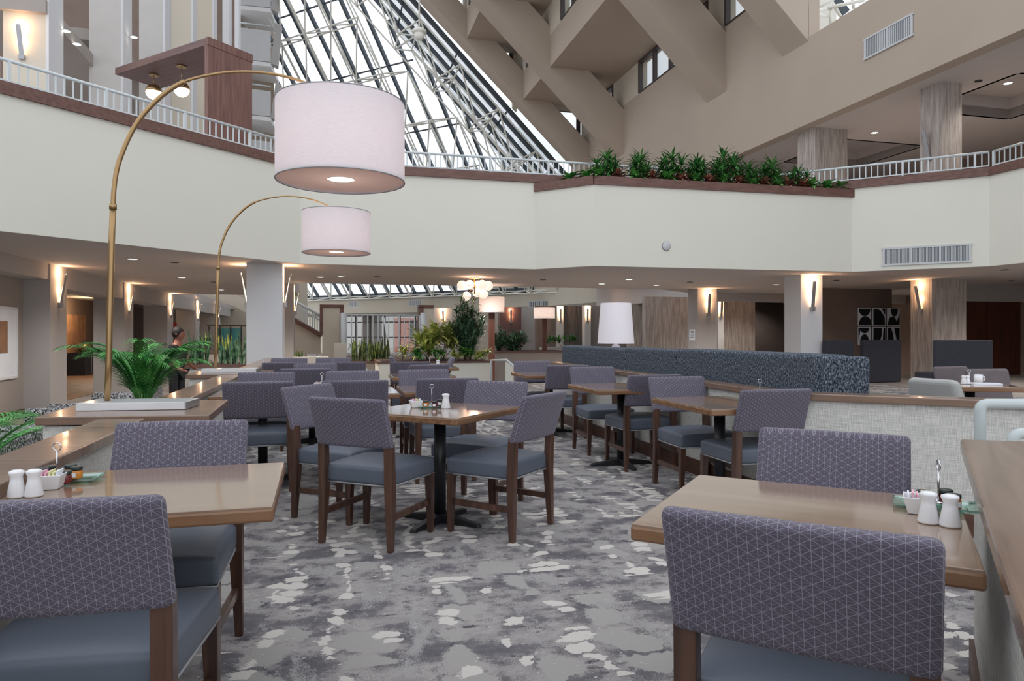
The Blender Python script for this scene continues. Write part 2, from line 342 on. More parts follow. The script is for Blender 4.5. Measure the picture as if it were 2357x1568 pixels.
def carpet():
    k = N('mottled_carpet'); g = k.n('NewGeometry'); mp = k.n('Mapping'); mp.vector_type = 'TEXTURE'; mp.inputs['Rotation'].default_value = (0, 0, TH); k.l(g.outputs['Position'], mp.inputs[0])
    sp = k.n('SeparateXYZ'); k.l(mp.outputs[0], sp.inputs[0]); u, v = sp.outputs[0], sp.outputs[1]
    def cv(su, sv, off=0):
        c = k.n('CombineXYZ'); k.l(k.math('MULTIPLY_ADD', u, su, off), c.inputs[0]); k.l(k.math('MULTIPLY_ADD', v, sv, off*1.7), c.inputs[1]); return c.outputs[0]
    def noise(su, sv, off=0, det=4, ro=.6, dis=0):
        n = k.n('TexNoise'); n.inputs['Scale'].default_value = 1; n.inputs['Detail'].default_value = det; n.inputs['Roughness'].default_value = ro; n.inputs['Distortion'].default_value = dis
        k.l(cv(su, sv, off), n.inputs['Vector']); return n.outputs['Fac']
    fine = noise(150, 260, 3, 2, .7)                       # speckle, threads run across
    fn = k.math('MULTIPLY', k.math('SUBTRACT', fine, .5), .36)
    big = k.math('ADD', noise(4.0, 5.2, 11, 6, .62), fn)
    bl = k.math('ADD', noise(5.2, 2.6, 40, 5, .6), fn)
    c = k.ramp(big, [(.0, rgb(98, 95, 99)), (.40, rgb(112, 109, 112)), (.455, rgb(101, 97, 101)), (.48, rgb(148, 143, 142)), (.57, rgb(164, 159, 156)), (.64, rgb(112, 109, 112))], 'CONSTANT')
    c = k.mix(k.math('GREATER_THAN', bl, .585), c, rgb(156, 153, 152))
    # dark smudges
    sm = k.math('GREATER_THAN', k.math('ADD', noise(8, 11, 70, 4, .65), fn), .64)
    c = k.mix(sm, c, rgb(84, 80, 86))
    # pale stones strung in chains along the room
    def chains(per, wmin, wmax, slen, off, thr, gr=.03):
        uw = k.math('ADD', u, k.math('MULTIPLY', k.math('SUBTRACT', noise(1.1, 1.3, off, 3, .55), .5), .6)); uw = k.math('ADD', uw, off*3.17)
        q = k.math('DIVIDE', uw, per); col = k.math('FLOOR', q); x = k.math('MULTIPLY', k.math('SUBTRACT', k.math('FRACT', q), .5), per)
        def wn(a, b):
            c_ = k.n('CombineXYZ')
            for i_, e_ in enumerate((a, b)):
                if isinstance(e_, (int, float)): c_.inputs[i_].default_value = e_
                else: k.l(e_, c_.inputs[i_])
            w_ = k.n('TexWhiteNoise'); w_.noise_dimensions = '2D'; k.l(c_.outputs[0], w_.inputs['Vector']); return w_.outputs['Value']
        rc = wn(col, off); vv = k.math('ADD', k.math('DIVIDE', v, slen), k.math('MULTIPLY', rc, 37)); vv = k.math('ADD', vv, k.math('MULTIPLY', noise(7, 2, off+7, 3, .6), 1.5))
        cell = k.math('FLOOR', vv); f = k.math('FRACT', vv); rs = wn(k.math('MULTIPLY_ADD', col, 13.1, off), cell)
        e = k.math('ABSOLUTE', k.math('MULTIPLY_ADD', f, 2, -1)); pinch = k.math('SUBTRACT', 1, k.math('POWER', e, 3.5))
        n_ = k.n('CombineXYZ'); k.l(k.math('MULTIPLY', col, 7.7), n_.inputs[0]); k.l(k.math('MULTIPLY', v, 1.3), n_.inputs[1])
        act = k.n('TexNoise'); act.inputs['Scale'].default_value = 1; act.inputs['Detail'].default_value = 2; k.l(n_.outputs[0], act.inputs['Vector'])
        wdt = k.math('MULTIPLY', k.math('MULTIPLY_ADD', rs, wmax-wmin, wmin), pinch)
        wdt = k.math('ADD', wdt, k.math('MULTIPLY', k.math('SUBTRACT', noise(26, 40, off, 4, .66), .53), .085))
        edge = k.math('MULTIPLY', k.math('GREATER_THAN', f, k.math('MULTIPLY', rs, .16)), k.math('GREATER_THAN', k.math('ADD', act.outputs['Fac'], k.math('MULTIPLY', rs, .12)), thr))
        return k.math('MULTIPLY', k.math('LESS_THAN', k.math('ADD', k.math('ABSOLUTE', x), k.math('MULTIPLY', fn, gr)), wdt), edge)
    c = k.mix(chains(.34, .02, .12, .22, 4.3, .575, .22), c, rgb(160, 156, 153))
    c = k.mix(chains(.25, .006, .048, .09, 1.7, .575, .05), c, rgb(200, 194, 188))
    c = k.mix(chains(.43, -.02, .085, .08, 9.1, .60, .12), c, rgb(202, 196, 189))
    flk = k.math('GREATER_THAN', noise(26, 44, 210, 2, .6), .70)
    c = k.mix(flk, c, rgb(200, 196, 192))
    k.l(c, k.b.inputs['Base Color']); setp(k.b, .95, 0, .1); k.bump(fine, .4, .003); return k.m
M['carpet'] = carpet(); M['lowfloor'] = paint('brown_grey_carpet', rgb(150, 143, 138), .9, .2, 3)
M['warmart'] = paint('amber_wall_hanging', rgb(150, 112, 84), .6, .3, 3)
M['brickm'] = paint('red_brick', rgb(150, 92, 76), .9, .15, 3)
# ================================================================ THE BUILDING
def vw(*a, **k): return MB().wall(*a, **k)
def uAt(px, Vc):
    r = (px - CX) / F; return Vc * (CT * r + ST) / (CT - ST * r)
def zAt(px, y, Vc):
    r = (px - CX) / F; d = Vc / (CT - ST * r); return EYE + (HY - y) * d / F
def pb(mb, px0, px1, y0, y1, Vc, th=.3, z0=None, z1=None):      # block square to the building grid
    m = (px0 + px1) / 2
    return mb.ubox(uAt(px0, Vc), uAt(px1, Vc), Vc, Vc + th, zAt(m, y1, Vc) if z0 is None else z0, zAt(m, y0, Vc) if z1 is None else z1)
# floors
struct('floor', MB().ubox(-1.08, 12.6, -3, 17.2, -.3, 0), M['carpet'])
struct('floor', MB().ubox(-24, -1.06, -6, 60, -.75, -.45), M['lowfloor'])
struct('floor', MB().ubox(-1.0, 30, 17.2, 62, -.75, -.45), M['lowfloor'])
struct('floor', MB().ubox(12.6, 30, -3, 17.2, -.31, -.01), M['lowfloor'])
struct('floor', MB().ubox(-10.2, -6.3, 16, 40, -.45, -.44), M['stripefloor'])
# slab between the two storeys
FA0 = (-10.2, 4.37); FA1 = (-4.25, 14.09); FB1 = (.5, 15.31); FP = (1.69, 14.54); FQ = (8.08, 16.03); FC = (6.26, 16.79); FD = (9.92, 14.63); FE = (12.2, 5.75)
def X2(p): return (p.x, p.y)
sl = [FA0, FA1, FB1, (1.72, 14.58), (8.06, 16.06), (9.94, 14.68), FE, (24, 4), X2(P(24, 36)), X2(P(14, 36)), (7.35, 25.8), X2(P(10, 20.3)), X2(P(-1.15, 20.3)), X2(P(-1.15, 27)), X2(P(-15, 27)), (-17, 4)]
sl = [(x * 1.004, y * 1.004) for x, y in sl]
struct('ceiling', MB().prism([(x, y, 2.599) for x, y in sl], (0, 0, 1.3)), M['ceil'])
# parapets of the gallery
struct('wall_left', vw(FA0, FA1, 2.6, 4.5, .25), M['fascia'])
struct('wall_center', vw(FA1, FC, 2.6, 4.5, .2), M['fascia'])
struct('wall_right', vw(FC, FD, 2.6, 4.5, .2), M['fascia'])
struct('wall_right', vw(FD, FE, 2.6, 4.5, .2), M['fascia'])
def trimline(p0, p1, z0, z1, over=.05, th=.3):
    p0 = Vector((p0[0], p0[1], 0)); p1 = Vector((p1[0], p1[1], 0)); d = (p1-p0).normalized(); n = Vector((-d.y, d.x, 0))
    q = [p0 - n*over, p1 - n*over, p1 + n*(th-over), p0 + n*(th-over)]
    return MB().prism([(a.x, a.y, z0) for a in q], (0, 0, z1-z0))
for i, (a, b) in enumerate(((FA0, FA1), (FA1, FC), (FC, FD), (FD, FE))): struct('trim_%d' % (i+1), trimline(a, b, 4.48, 4.655), M['trim'])
# projecting planter box of the gallery
def kid(mb, name, m, par, bev=0, seg=2, rad=False, label=None):
    o = mb.build(name, m, par, bev=bev, seg=seg, rad=rad, label=label)
    if par is not None: o.matrix_parent_inverse = Matrix.Identity(4); 
    return o
def local(mb, par):        # world-built vertices into the frame of a parent empty
    inv = (Matrix.Translation(par.location) @ Matrix.Rotation(par.rotation_euler.z, 4, 'Z')).inverted()
    mb.v = [tuple(inv @ Vector(q)) for q in mb.v]; return mb
q1, q2, q3, q4 = FB1, FP, FQ, (8.4, 17.3)
def off(p, a): return (p[0], p[1], a)
pw = MB().wall(FB1, FP, 2.6, 4.3, .12); pw.wall(FP, FQ, 2.6, 4.3, .12); pw.wall(FQ, (7.45, 16.45), 2.6, 4.3, .12)
struct('wall_planter', pw, M['fascia'])
struct('planter_bed', MB().prism([(.56, 15.35, 4.1), (1.72, 14.7, 4.1), (7.98, 16.15, 4.1), (6.3, 16.72, 4.1)], (0, 0, .27)), M['soil'])
cp_ = trimline(FB1, FP, 4.28, 4.46, .04, .2); m2 = trimline(FP, FQ, 4.28, 4.46, .04, .2); cp_.add(m2.v, m2.f); struct('trim_8', cp_, M['trim'])
# ---- railings
def railing(p0, p1, label, z0=4.70, z1=5.0, n=None, post=11, m='rail', r=.011, cat='railing', name='gallery_railing', step=.125):
    p0 = Vector((p0[0], p0[1], 0)); p1 = Vector((p1[0], p1[1], 0)); L = (p1-p0).length; d = (p1-p0)/L; nn = Vector((-d.y, d.x, 0))*.12
    t = thing(name, label, cat, tuple(p0 + nn + Vector((0,0,z0))), math.atan2(d.y, d.x)); h = z1 - z0
    kid(MB().tube([(0,0,h), (L,0,h)], .026, 8), 'top_rail', M[m], t)
    kid(MB().box(0, L, -.015, .015, 0, .025), 'bottom_rail', M[m], t)
    k = n or min(96, int(L/step)); pk = None; ps = None
    for i in range(k+1):
        x = L*i/k
        if i % post == 0:
            if ps is None: ps = kid(MB().box(-.022, .022, -.022, .022, -.1, h), 'post', M[m], t); ps.location = (x, 0, 0)
            else: c = ps.copy(); C.objects.link(c); c.location = (x, 0, 0)
        else:
            if pk is None: pk = kid(MB().box(-r, r, -r*.6, r*.6, .02, h), 'baluster', M[m], t); pk.location = (x, 0, 0)
            else: c = pk.copy(); C.objects.link(c); c.location = (x, 0, 0)
    return t
railing((-7.6, 8.6), FA1, 'white gallery railing climbing along the left parapet', step=.12)
railing(FA1, FC, 'white gallery railing behind the big lamp shade and the plant box', step=.118)
railing(FC, FD, 'white gallery railing right of the balcony plants', step=.12)
railing(FD, FE, 'short white railing at the far right edge of the gallery', step=.12)
# ---- right upper wall, clerestory, stepped ceilings and sloping beams
UW = 12.54
rw = MB().ubox(UW, UW+.35, -4, 16.5, 6.9, 9.24); struct('wall_right', rw, M['taupe'])
rw = MB().ubox(UW, UW+.35, 16.5, 36, 6.9, 11.3); struct('wall_right', rw, M['taupe'])
struct('wall_right', MB().ubox(UW, UW+.35, 27, 36, 3.9, 6.9), M['taupe'])
wn = 0
def window(mbf, mbg, label=None):
    global wn; wn += 1
    w = struct('window_%d' % wn, mbg, M['clearglass']); f = kid(mbf, 'window_frame', M['frame'], w); return w
def clere(u, z0, z1, v0, v1, step=1.35):
    f = MB(); n = max(1, round((v1-v0)/step))
    f.ubox(u-.05, u+.12, v0, v1, z1-.12, z1); f.ubox(u-.02, u+.1, v0, v1, z0-.02, z0+.04)
    for i in range(n+1): f.ubox(u-.04, u+.12, v0+(v1-v0)*i/n-.06, v0+(v1-v0)*i/n+.06, z0, z1)
    window(f, MB().ubox(u+.03, u+.045, v0, v1, z0, z1))
CE = [(9.1, UW+.4, 12.65), (6.3, 9.1, 15.35), (3.3, 6.3, 18.1)]
for i, (u0, u1, z) in enumerate(CE): struct('ceiling', MB().ubox(u0+.3, u1 if u1 > 12 else u1, 15.4, 34.4, z, z+.3), M['taupe'])
for u, z0, zs, z1 in ((9.1, 12.65, 14.0, 15.35), (6.3, 15.35, 16.7, 18.1)):
    struct('wall_step', MB().ubox(u, u+.3, 15.4, 34.4, z0, zs), M['taupe'])
for u, z0, z1 in ((UW, 11.3, 12.65), (9.1, 14.0, 15.35), (6.3, 16.7, 18.1)):
    for (v0, v1) in ((17.6, 20.6), (21.8, 27.3), (30.2, 32.6)): clere(u, z0, z1, v0, v1)
    pr = MB()
    for a, b in ((15.4, 17.6), (20.6, 21.8), (27.3, 30.2), (32.6, 34.4)): pr.ubox(u, u+.35, a, b, z0, z1)
    struct('wall_pier', pr, M['taupe2'])
# end wall behind the last beam with its windows
def ubw(u0, u1, z0, z1, Vc=34.4, th=.3): return MB().ubox(u0, u1, Vc, Vc+th, z0, z1)
ew = MB(); 
def zl(u): return 21.3 - .97*u
def slope_poly(u0, u1, lo, hi, v): return [P(u0, v, zl(u0)+lo), P(u1, v, zl(u1)+lo), P(u1, v, zl(u1)+hi), P(u0, v, zl(u0)+hi)]
ew.prism([P(9.1, 34.4, zl(9.1)), P(9.1, 34.4, 15.4), P(8.9, 34.4, 15.4), P(8.9, 34.4, zl(8.9))], V*.3)
struct('wall_end', ew, M['taupe2'])
for (u0, u1, z1) in ((9.2, 12.5, 12.75), (6.6, 8.9, 15.6)):
    f = MB().ubox(u0, u1, 34.42, 34.55, z1-.12, z1+.05).ubox(u1-.2, u1, 34.42, 34.55, zl(u1)+1.2, z1)
    window(f, MB().ubox(u0, u1, 34.5, 34.52, zl(u1)+1.0, z1))
# sloping beams
for i, (v, u0, th, hi) in enumerate(((33.2, .5, 1.0, 1.55), (28.9, .5, 1.1, 1.95), (20.6, 3, 1.2, 1.95), (16.5, 6, 1.1, 1.9))):
    b = MB().prism(slope_poly(u0, UW+.02, 0, hi, v), V*th)
    o = b.build('roof_beam', M['taupe']); o['kind'] = 'structure'
# end wall below beam one down to the gallery, right of the glazing
struct('wall_end', MB().prism([P(UW+.3, 33.3, 3.9), P(UW+.3, 33.3, zl(UW)+.5), P(12.0, 33.3, zl(12.0)+.4), P(12.0, 33.3, 3.9)], V*.5), M['taupe'])
# upper storey right: ceiling with trays, columns, back wall
def gridslab(ub, vb, holes, z, th=.25):
    m = MB()
    for i in range(len(ub)-1):
        for j in range(len(vb)-1):
            if (i, j) not in holes: m.ubox(ub[i], ub[i+1], vb[j], vb[j+1], z, z+th)
            else:
                m.ubox(ub[i], ub[i+1], vb[j], vb[j+1], z+.55, z+.7)
                m.ubox(ub[i]-.08, ub[i], vb[j], vb[j+1], z, z+.55); m.ubox(ub[i+1], ub[i+1]+.08, vb[j], vb[j+1], z, z+.55)
                m.ubox(ub[i], ub[i+1], vb[j]-.08, vb[j], z, z+.55); m.ubox(ub[i], ub[i+1], vb[j+1], vb[j+1]+.08, z, z+.55)
    return m
struct('ceiling', gridslab([UW+.355, 14.6, 17.4, 26], [-4, 7, 9.5, 12.2, 14.8, 17.6, 20.4, 23, 38], {(1, 1), (1, 3), (1, 5)}, 6.9), M['ceil'])
struct('wall_back', MB().ubox(20, 20.3, -4, 38, 3.9, 6.9), M['brownwall']); struct('wall_back', MB().ubox(13, 24, 30, 30.3, 3.9, 6.9), M['brownwall'])
def column(px, d, wu, wv, z0, z1, m, name='column'):      # px = image column of the corner that is nearest to us
    p = D(px, 0, d); u, v = uv(p); return struct(name, MB().ubox(u, u+wu, v, v+wv, z0, z1), m)
column(1876, 19.4, 1.05, .75, 3.9, 6.92, M['bark']); column(2168, 15.9, .56, .62, 3.9, 6.92, M['bark'])
struct('wall_upper', MB().ubox(13.0, 13.2, 23, 30, 3.9, 6.9), M['brownwall'])
# ---- lower storey columns
column(650, 14.13, -.68, .72, -.45, 2.6, M['colw'])
column(676, 19.7, -.55, .6, -.45, 2.6, M['pier'])
column(1843, 16.7, .60, .62, -.45, 2.6, M['colw']); column(2145, 17.9, 1.08, .68, -.45, 2.6, M['bark']); column(1606, 21.8, .66, .62, -.45, 2.6, M['pier'])
# left wall, piers and their beam
struct('wall_left', MB().ubox(-6.3, -5.93, -4, 15.95, -.45, 2.6), M['wallgrey'])
struct('baseboard_left', MB().ubox(-5.93, -5.9, -4, 15.95, -.45, -.29), M['base'])
for k in range(5):
    v = 15.95 + 5.2*k; struct('wall_pier', MB().ubox(-6.2 if k else -6.3, -5.45, v, v+.9, -.45, 2.6), M['pier'])
struct('wall_beam', MB().ubox(-6.2, -5.47, -4, 15.95, 2.28, 2.61), M['pier'])
struct('wall_beam', MB().ubox(-6.1, -5.47, 16.85, 42, 2.15, 2.61), M['pier'])
struct('wall_back', MB().ubox(-10.3, -10, 10, 45, -.45, 2.6), M['brownwall'])
struct('ceiling', MB().ubox(-10.2, -5.5, 27, 45, 2.6, 2.8), M['ceil'])
struct('wall_back', MB().ubox(-10, -1.4, 44, 44.3, -.45, 5), M['taupe2'])
# side wall at the far right of the lower storey, doors, art wall
struct('wall_art', MB().ubox(13.9, 17.2, 18.6, 18.9, -.01, 2.6), M['brownwall'])
struct('wall_art', MB().ubox(11.5, 13.8, 24.5, 24.8, -.45, 2.6), M['bark'])
struct('wall_door', MB().ubox(16.6, 26, 16.2, 16.5, 2.12, 2.6), M['wallgrey']); struct('wall_door', MB().ubox(16.6, 17.05, 16.2, 16.5, 0, 2.12), M['taupe2'])
dd = struct('door_1', MB().ubox(17.05, 18.25, 16.22, 16.28, 0, 2.12), M['doorwood'])
kid(MB().ubox(17.0, 17.06, 16.17, 16.3, 0, 2.18), 'door_frame', M['taupe2'], dd)
dh = kid(MB().ubox(18.08, 18.16, 16.19, 16.22, .72, .98), 'door_handle', M['steel'], dd); kid(MB().tube([P(18.12,16.15,.86), P(17.9,16.15,.86)], .014), 'lever', M['steel'], dh)
dd = struct('door_2', MB().ubox(18.27, 19.5, 16.22, 16.28, 0, 2.12), M['doorwood'])
struct('wall_back', MB().ubox(20.5, 20.8, -3, 40, -.45, 2.6), M['brownwall']); struct('wall_back', MB().ubox(10, 21, 34, 34.3, -.45, 2.6), M['brownwall'])
struct('wall_drop', MB().ubox(12.5, 20.5, 21.5, 21.8, 2.3, 2.6), M['ceil'])
# pieces of wall seen under the gallery, right of the middle
def wallpx(px0, px1, Vc, m, z0=-.45, z1=2.6, th=.4, name='wall_far'): return struct(name, MB().ubox(uAt(px0, Vc), uAt(px1, Vc), Vc, Vc+th, z0, z1), m)
wallpx(1665, 1738, 24.2, M['bark']); wallpx(1653, 1666, 23.6, M['shadegrey'], th=.5)
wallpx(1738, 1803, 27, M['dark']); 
wallpx(1516, 1531, 29, M['shadegrey']); wallpx(1531, 1592, 29.5, M['bark']); wallpx(1488, 1516, 31, M['doorwood']); wallpx(1450, 1488, 30.5, M['bark'])
wallpx(1346, 1360, 33, M['shadegrey']); wallpx(1360, 1450, 33.5, M['wallgrey']); wallpx(1296, 1346, 34, M['bark']); wallpx(1282, 1297, 33.8, M['shadegrey']); wallpx(1255, 1283, 34.5, M['bark'])
wallpx(1150, 1200, 36, M['panelwood2']); wallpx(1200, 1255, 37, M['shadegrey']); wallpx(1000, 1040, 38, M['shadegrey']); wallpx(1040, 1150, 39, M['taupe2'])
# far gallery parapets
fp = [(-1.47, 49.2), (2.07, 47), (4.1, 42.5), (6.37, 38), (8.03, 32.4), (8.6, 29.6)]
for i in range(5): struct('wall_far_gallery', vw(fp[i], fp[i+1], 2.8, 5.2, .4), M['taupe2'])
E0 = Vector((-9.3, 53.9, 0)); 
def EL(t): p = E0 + WD*t; return (p.x, p.y)
struct('wall_far_gallery', vw(EL(-10), EL(9.2), 2.6, 4.1, .4), M['taupe2'])
struct('ceiling', MB().prism([(*EL(-10), 2.6), (*EL(9.2), 2.6), (14, 50, 2.6), (-4, 66, 2.6)], (0, 0, .2)), M['ceil'])
struct('ceiling', MB().prism([(*fp[0], 2.82), (*fp[1], 2.82), (*fp[2], 2.82), (*fp[3], 2.82), (*fp[4], 2.82), (*fp[5], 2.82), (14, 32, 2.82), (12, 52, 2.82)], (0, 0, .2)), M['ceil'])
# far garden windows under the skylight
f = MB(); a = Vector((*EL(-6), 0)) + A1*1.0; b = Vector((*EL(9.2), 0)) + A1*1.0; L = (b-a).length
for i in range(11):
    p = a.lerp(b, i/10); f.bar(p + Vector((0,0,-.4)), p + Vector((0,0,2.6)), .12)
for z in (.9, 2.1): f.bar(a + Vector((0,0,z)), b + Vector((0,0,z)), .1)
g = MB().wall((a.x, a.y), (b.x, b.y), -.4, 2.6, .02); window(f, g)
struct('wall_far', vw(X2(a + WD*2.2), X2(a + WD*4.0), -.45, 2.6, .3), M['wallgrey']); struct('wall_far', vw(X2(a + WD*9.2), X2(a + WD*10.4), -.45, 2.6, .3), M['shadegrey'])
struct('wall_far', vw(X2(a + WD*12.3), X2(a + WD*14.4), -.45, 2.6, .3), M['shadegrey']); struct('wall_far', vw(X2(a + WD*-5), X2(a + WD*.2), -.45, 2.6, .3), M['taupe2'])
# ---- staircase group in the middle distance
Vs = 27.0
struct('wall_stair', pb(MB(), 742, 790, 706, 812, Vs, .5, z0=-.45), M['taupe2'])
t_ = pb(MB(), 736, 792, 701, 708, Vs-.05, .62); pb(t_, 783, 791, 706, 800, Vs-.05, .62); pb(t_, 736, 743, 706, 770, Vs-.05, .3); struct('trim_5', t_, M['trim'])
struct('wall_stair', pb(MB(), 974, 998, 708, 812, Vs, .5, z0=-.45), M['taupe2'])
t_ = pb(MB(), 965, 999, 702, 709, Vs-.05, .62); pb(t_, 965, 975, 706, 790, Vs-.05, .62); struct('trim_6', t_, M['trim'])
st_ = MB()
for k in range(5): st_.ubox(uAt(800, 22), uAt(955, 22), 22 + .32*k, 22.32 + .32*k, -.45, -.2 + .17*k)
struct('stair_steps', st_, M['wallgrey'])
sp_ = MB().prism([D(678, 733, 28), D(738, 768, 28), D(738, 815, 28), D(678, 815, 28)], V*.3); struct('wall_stair', sp_, M['taupe2'])
struct('trim_7', MB().bar(D(676, 735, 27.9), D(740, 772, 27.9), .25, .16), M['trim'])
struct('wall_stair', MB().prism([D(455, 660, 34), D(566, 720, 34), D(566, 690, 34), D(455, 632, 34)], V*.3), M['taupe2'])
struct('wall_stair', MB().prism([D(445, 672, 36), D(500, 690, 36), D(512, 815, 36), D(445, 815, 36)], V*.3), M['shadegrey'])
# ---- low walls : woven covering, wood cap, baseboard
def lowwall(u0, u1, v0, v1, z0=0, z1=.80, over=.03, m='weave', sides='', cap='cap', label='', name='low_wall'):
    t = thing(name, label, 'low wall', tuple(P((u0+u1)/2, (v0+v1)/2, z0)))
    kid(local(MB().ubox(u0, u1, v0, v1, z0, z1-.045), t), 'panel', M[m], t)
    kid(local(MB().ubox(u0-over, u1+over, v0-over, v1+over, z1-.045, z1), t), 'cap', M[cap], t, bev=.006)
    b = MB().ubox(u0-.012, u1+.012, v0-.012, v1+.012, z0, z0+.13); kid(local(b, t), 'baseboard', M['base'], t); return t
lowwall(-1.125, -.965, -.6, 3.96, z0=-.45, z1=.763, label='low wall with wood cap left of the near left table')
lowwall(-1.115, -.955, 5.05, 7.9, z0=-.45, z1=.763, label='low wall with wood cap between the two arc lamps')
lowwall(-1.115, -.955, 8.98, 13.4, z0=-.45, z1=.763, label='low wall with wood cap running on beyond the second arc lamp')
def plinth(dv, label):
    q = [Vector((-2.28, 3.36, 0)), Vector((-1.484, 3.447, 0)), Vector((-1.717, 4.263, 0)), Vector((-2.475, 4.10, 0))]; q = [a*1.0925 + V*dv for a in q]; c = sum(q, Vector())/4
    t = thing('lamp_plinth', label, 'low wall', (c.x, c.y, -.45))
    ins = [c + (a-c)*.93 for a in q]
    kid(local(MB().prism([(a.x, a.y, -.45) for a in ins], (0,0,1.16)), t), 'panel', M['weave'], t)
    kid(local(MB().prism([(a.x, a.y, .719) for a in q], (0,0,.045)), t), 'cap', M['cap'], t, bev=.006); return t
plinth(0, 'square wood topped pier of the low wall under the nearer arc lamp'); plinth(3.93, 'square wood topped pier of the low wall under the farther arc lamp')
# right hand low walls
lowwall(3.01, 3.12, 4.0, 9.6, label='low wall with wood cap in front of the long blue banquette')
p0 = P(2.975, 4.0); dr = Vector((math.cos(R(-28)), math.sin(R(-28)), 0))
t = thing('low_wall', 'low wall with wood cap behind the white tube handrail at right', 'low wall', (p0.x, p0.y, 0), R(-28))
kid(MB().box(0, 2.6, 0, .14, 0, .765), 'panel', M['weave'], t); kid(MB().box(-.01, 2.6, -.03, .17, .765, .81), 'cap', M['cap'], t, bev=.006); kid(MB().box(0, 2.6, -.012, 0, 0, .13), 'baseboard', M['base'], t)
a0 = Vector((.28*.38*.861 + 0, 0, 0))
e0 = G(2210, 1011, .82); dn = Vector((-math.cos(R(59.6)), -math.sin(R(59.6)), 0)); nr = Vector((math.sin(R(59.6)), -math.cos(R(59.6)), 0))
t = thing('low_wall', 'near low wall with broad wood cap at the right edge beside the near right table', 'low wall', (e0.x, e0.y, 0), R(59.6)-math.pi)
# local x runs toward the camera, local y to the right wall side reversed
kid(MB().box(.03, 3.6, .04, .5, 0, .775), 'panel', M['weave'], t); kid(MB().prism([(0,0,.775), (3.6,0,.775), (3.6,.62,.775), (-.2,.62,.775)], (0,0,.045)), 'cap', M['cap'], t, bev=.008)
kid(MB().box(.03, 3.6, .025, .04, 0, .12), 'baseboard', M['base'], t)
# ---- skylight
s1, s2 = 1.2, 1.03
def z1f(p): return 4.1 + s1*(41.6 - A1.dot(p))
def z2f(p): return 4.1 + s2*(16.9 - U.dot(p))
def G1(w, a, dz=0): p = WD*w + A1*a; p.z = z1f(p) + dz; return p
def G2(u, v, dz=0): p = P(u, v); p.z = z2f(p) + dz; return p
def in1(p): return z1f(p) <= z2f(p) + .05
def in2(p): return z2f(p) <= z1f(p) + .05
def clipseg(pa, pb_, test, n=60):
    ok = [test(pa.lerp(pb_, i/n)) for i in range(n+1)]; 
    if not any(ok): return None
    i0 = ok.index(True); i1 = n - ok[::-1].index(True)
    return (pa.lerp(pb_, i0/n), pa.lerp(pb_, i1/n)) if i1 - i0 >= 2 else None
WMIN, WMAX, AMIN, AMAX = -52, -8, 24, 41.6
# find the extents: W coordinate of the eave point
we = WD.dot(E0)
m1 = MB(); k = 0
for i in range(-12, 30):
    w = we + i*1.25; s = clipseg(G1(w, 41.6), G1(w, 25), in1)
    if s: m1.bar(s[0], s[1], .14, .22)
m1.bar(G1(we-14, 41.6), G1(we+12, 41.6), .3, .4)
for j in range(1, 7):
    s = clipseg(G1(we-14, 41.6-2.6*j), G1(we+32, 41.6-2.6*j), in1)
    if s: m1.bar(s[0], s[1], .07, .07)
m2_ = MB()
for j in range(0, 30):
    v = 34.6 + j*1.25; s = clipseg(G2(16.5, v), G2(-6, v), in2)
    if s: m2_.bar(s[0], s[1], .14, .22)
for j in range(0, 8):
    u = 16.5 - j*2.6; s = clipseg(G2(u, 34.4), G2(u, 62), in2)
    if s: m2_.bar(s[0], s[1], .07, .07)
# glass: strips clipped to each face
g1 = MB(); g2 = MB()
for i in range(-12, 29):
    s = clipseg(G1(we+i*1.25, 41.6), G1(we+i*1.25, 25), in1); s_ = clipseg(G1(we+(i+1)*1.25, 41.6), G1(we+(i+1)*1.25, 25), in1)
    if s and s_: g1.add([s[0], s_[0], s_[1], s[1]], [(0,1,2,3)])
for j in range(0, 29):
    s = clipseg(G2(16.5, 34.6+j*1.25), G2(-6, 34.6+j*1.25), in2); s_ = clipseg(G2(16.5, 34.6+(j+1)*1.25), G2(-6, 34.6+(j+1)*1.25), in2)
    if s and s_: g2.add([s[0], s_[0], s_[1], s[1]], [(0,1,2,3)])
wn += 1; w1 = struct('window_%d' % wn, g1, M['glass']); kid(m1, 'mullions', M['mull'], w1)
wn += 1; w2 = struct('window_%d' % wn, g2, M['glass']); kid(m2_, 'mullions', M['mull'], w2)
def spaceframe(Gf, test, xs, ys, dz, r):
    m = MB(); top = {}; bot = {}
    for i, x in enumerate(xs):
        for j, y in enumerate(ys):
            p = Gf(x, y, -.25)
            if test(p): top[i, j] = p
            q = Gf(x + (xs[1]-xs[0])/2, y + (ys[1]-ys[0])/2, -dz)
            if test(q): bot[i, j] = q
    def seg(a, b):
        if a is not None and b is not None: m.tube([a, b], r, 5, cap=False)
    for (i, j), p in top.items():
        seg(p, top.get((i+1, j))); seg(p, top.get((i, j+1)))
        for di in (0, -1):
            for dj in (0, -1): seg(p, bot.get((i+di, j+dj)))
    for (i, j), p in bot.items():
        seg(p, bot.get((i+1, j))); seg(p, bot.get((i, j+1)))
    return m
ys = [41.4 - 2.45*j for j in range(7)]
t1 = spaceframe(G1, in1, [we + 2.0*i for i in range(-6, 18)], [41.4 - 2.0*j for j in range(8)], 1.7, .045)
t2 = spaceframe(G2, in2, [16.3 - 2.0*i for i in range(11)], [35.0 + 2.0*j for j in range(13)], 1.7, .045)
struct('roof_truss', t1, M['truss']); struct('roof_truss', t2, M['truss'])
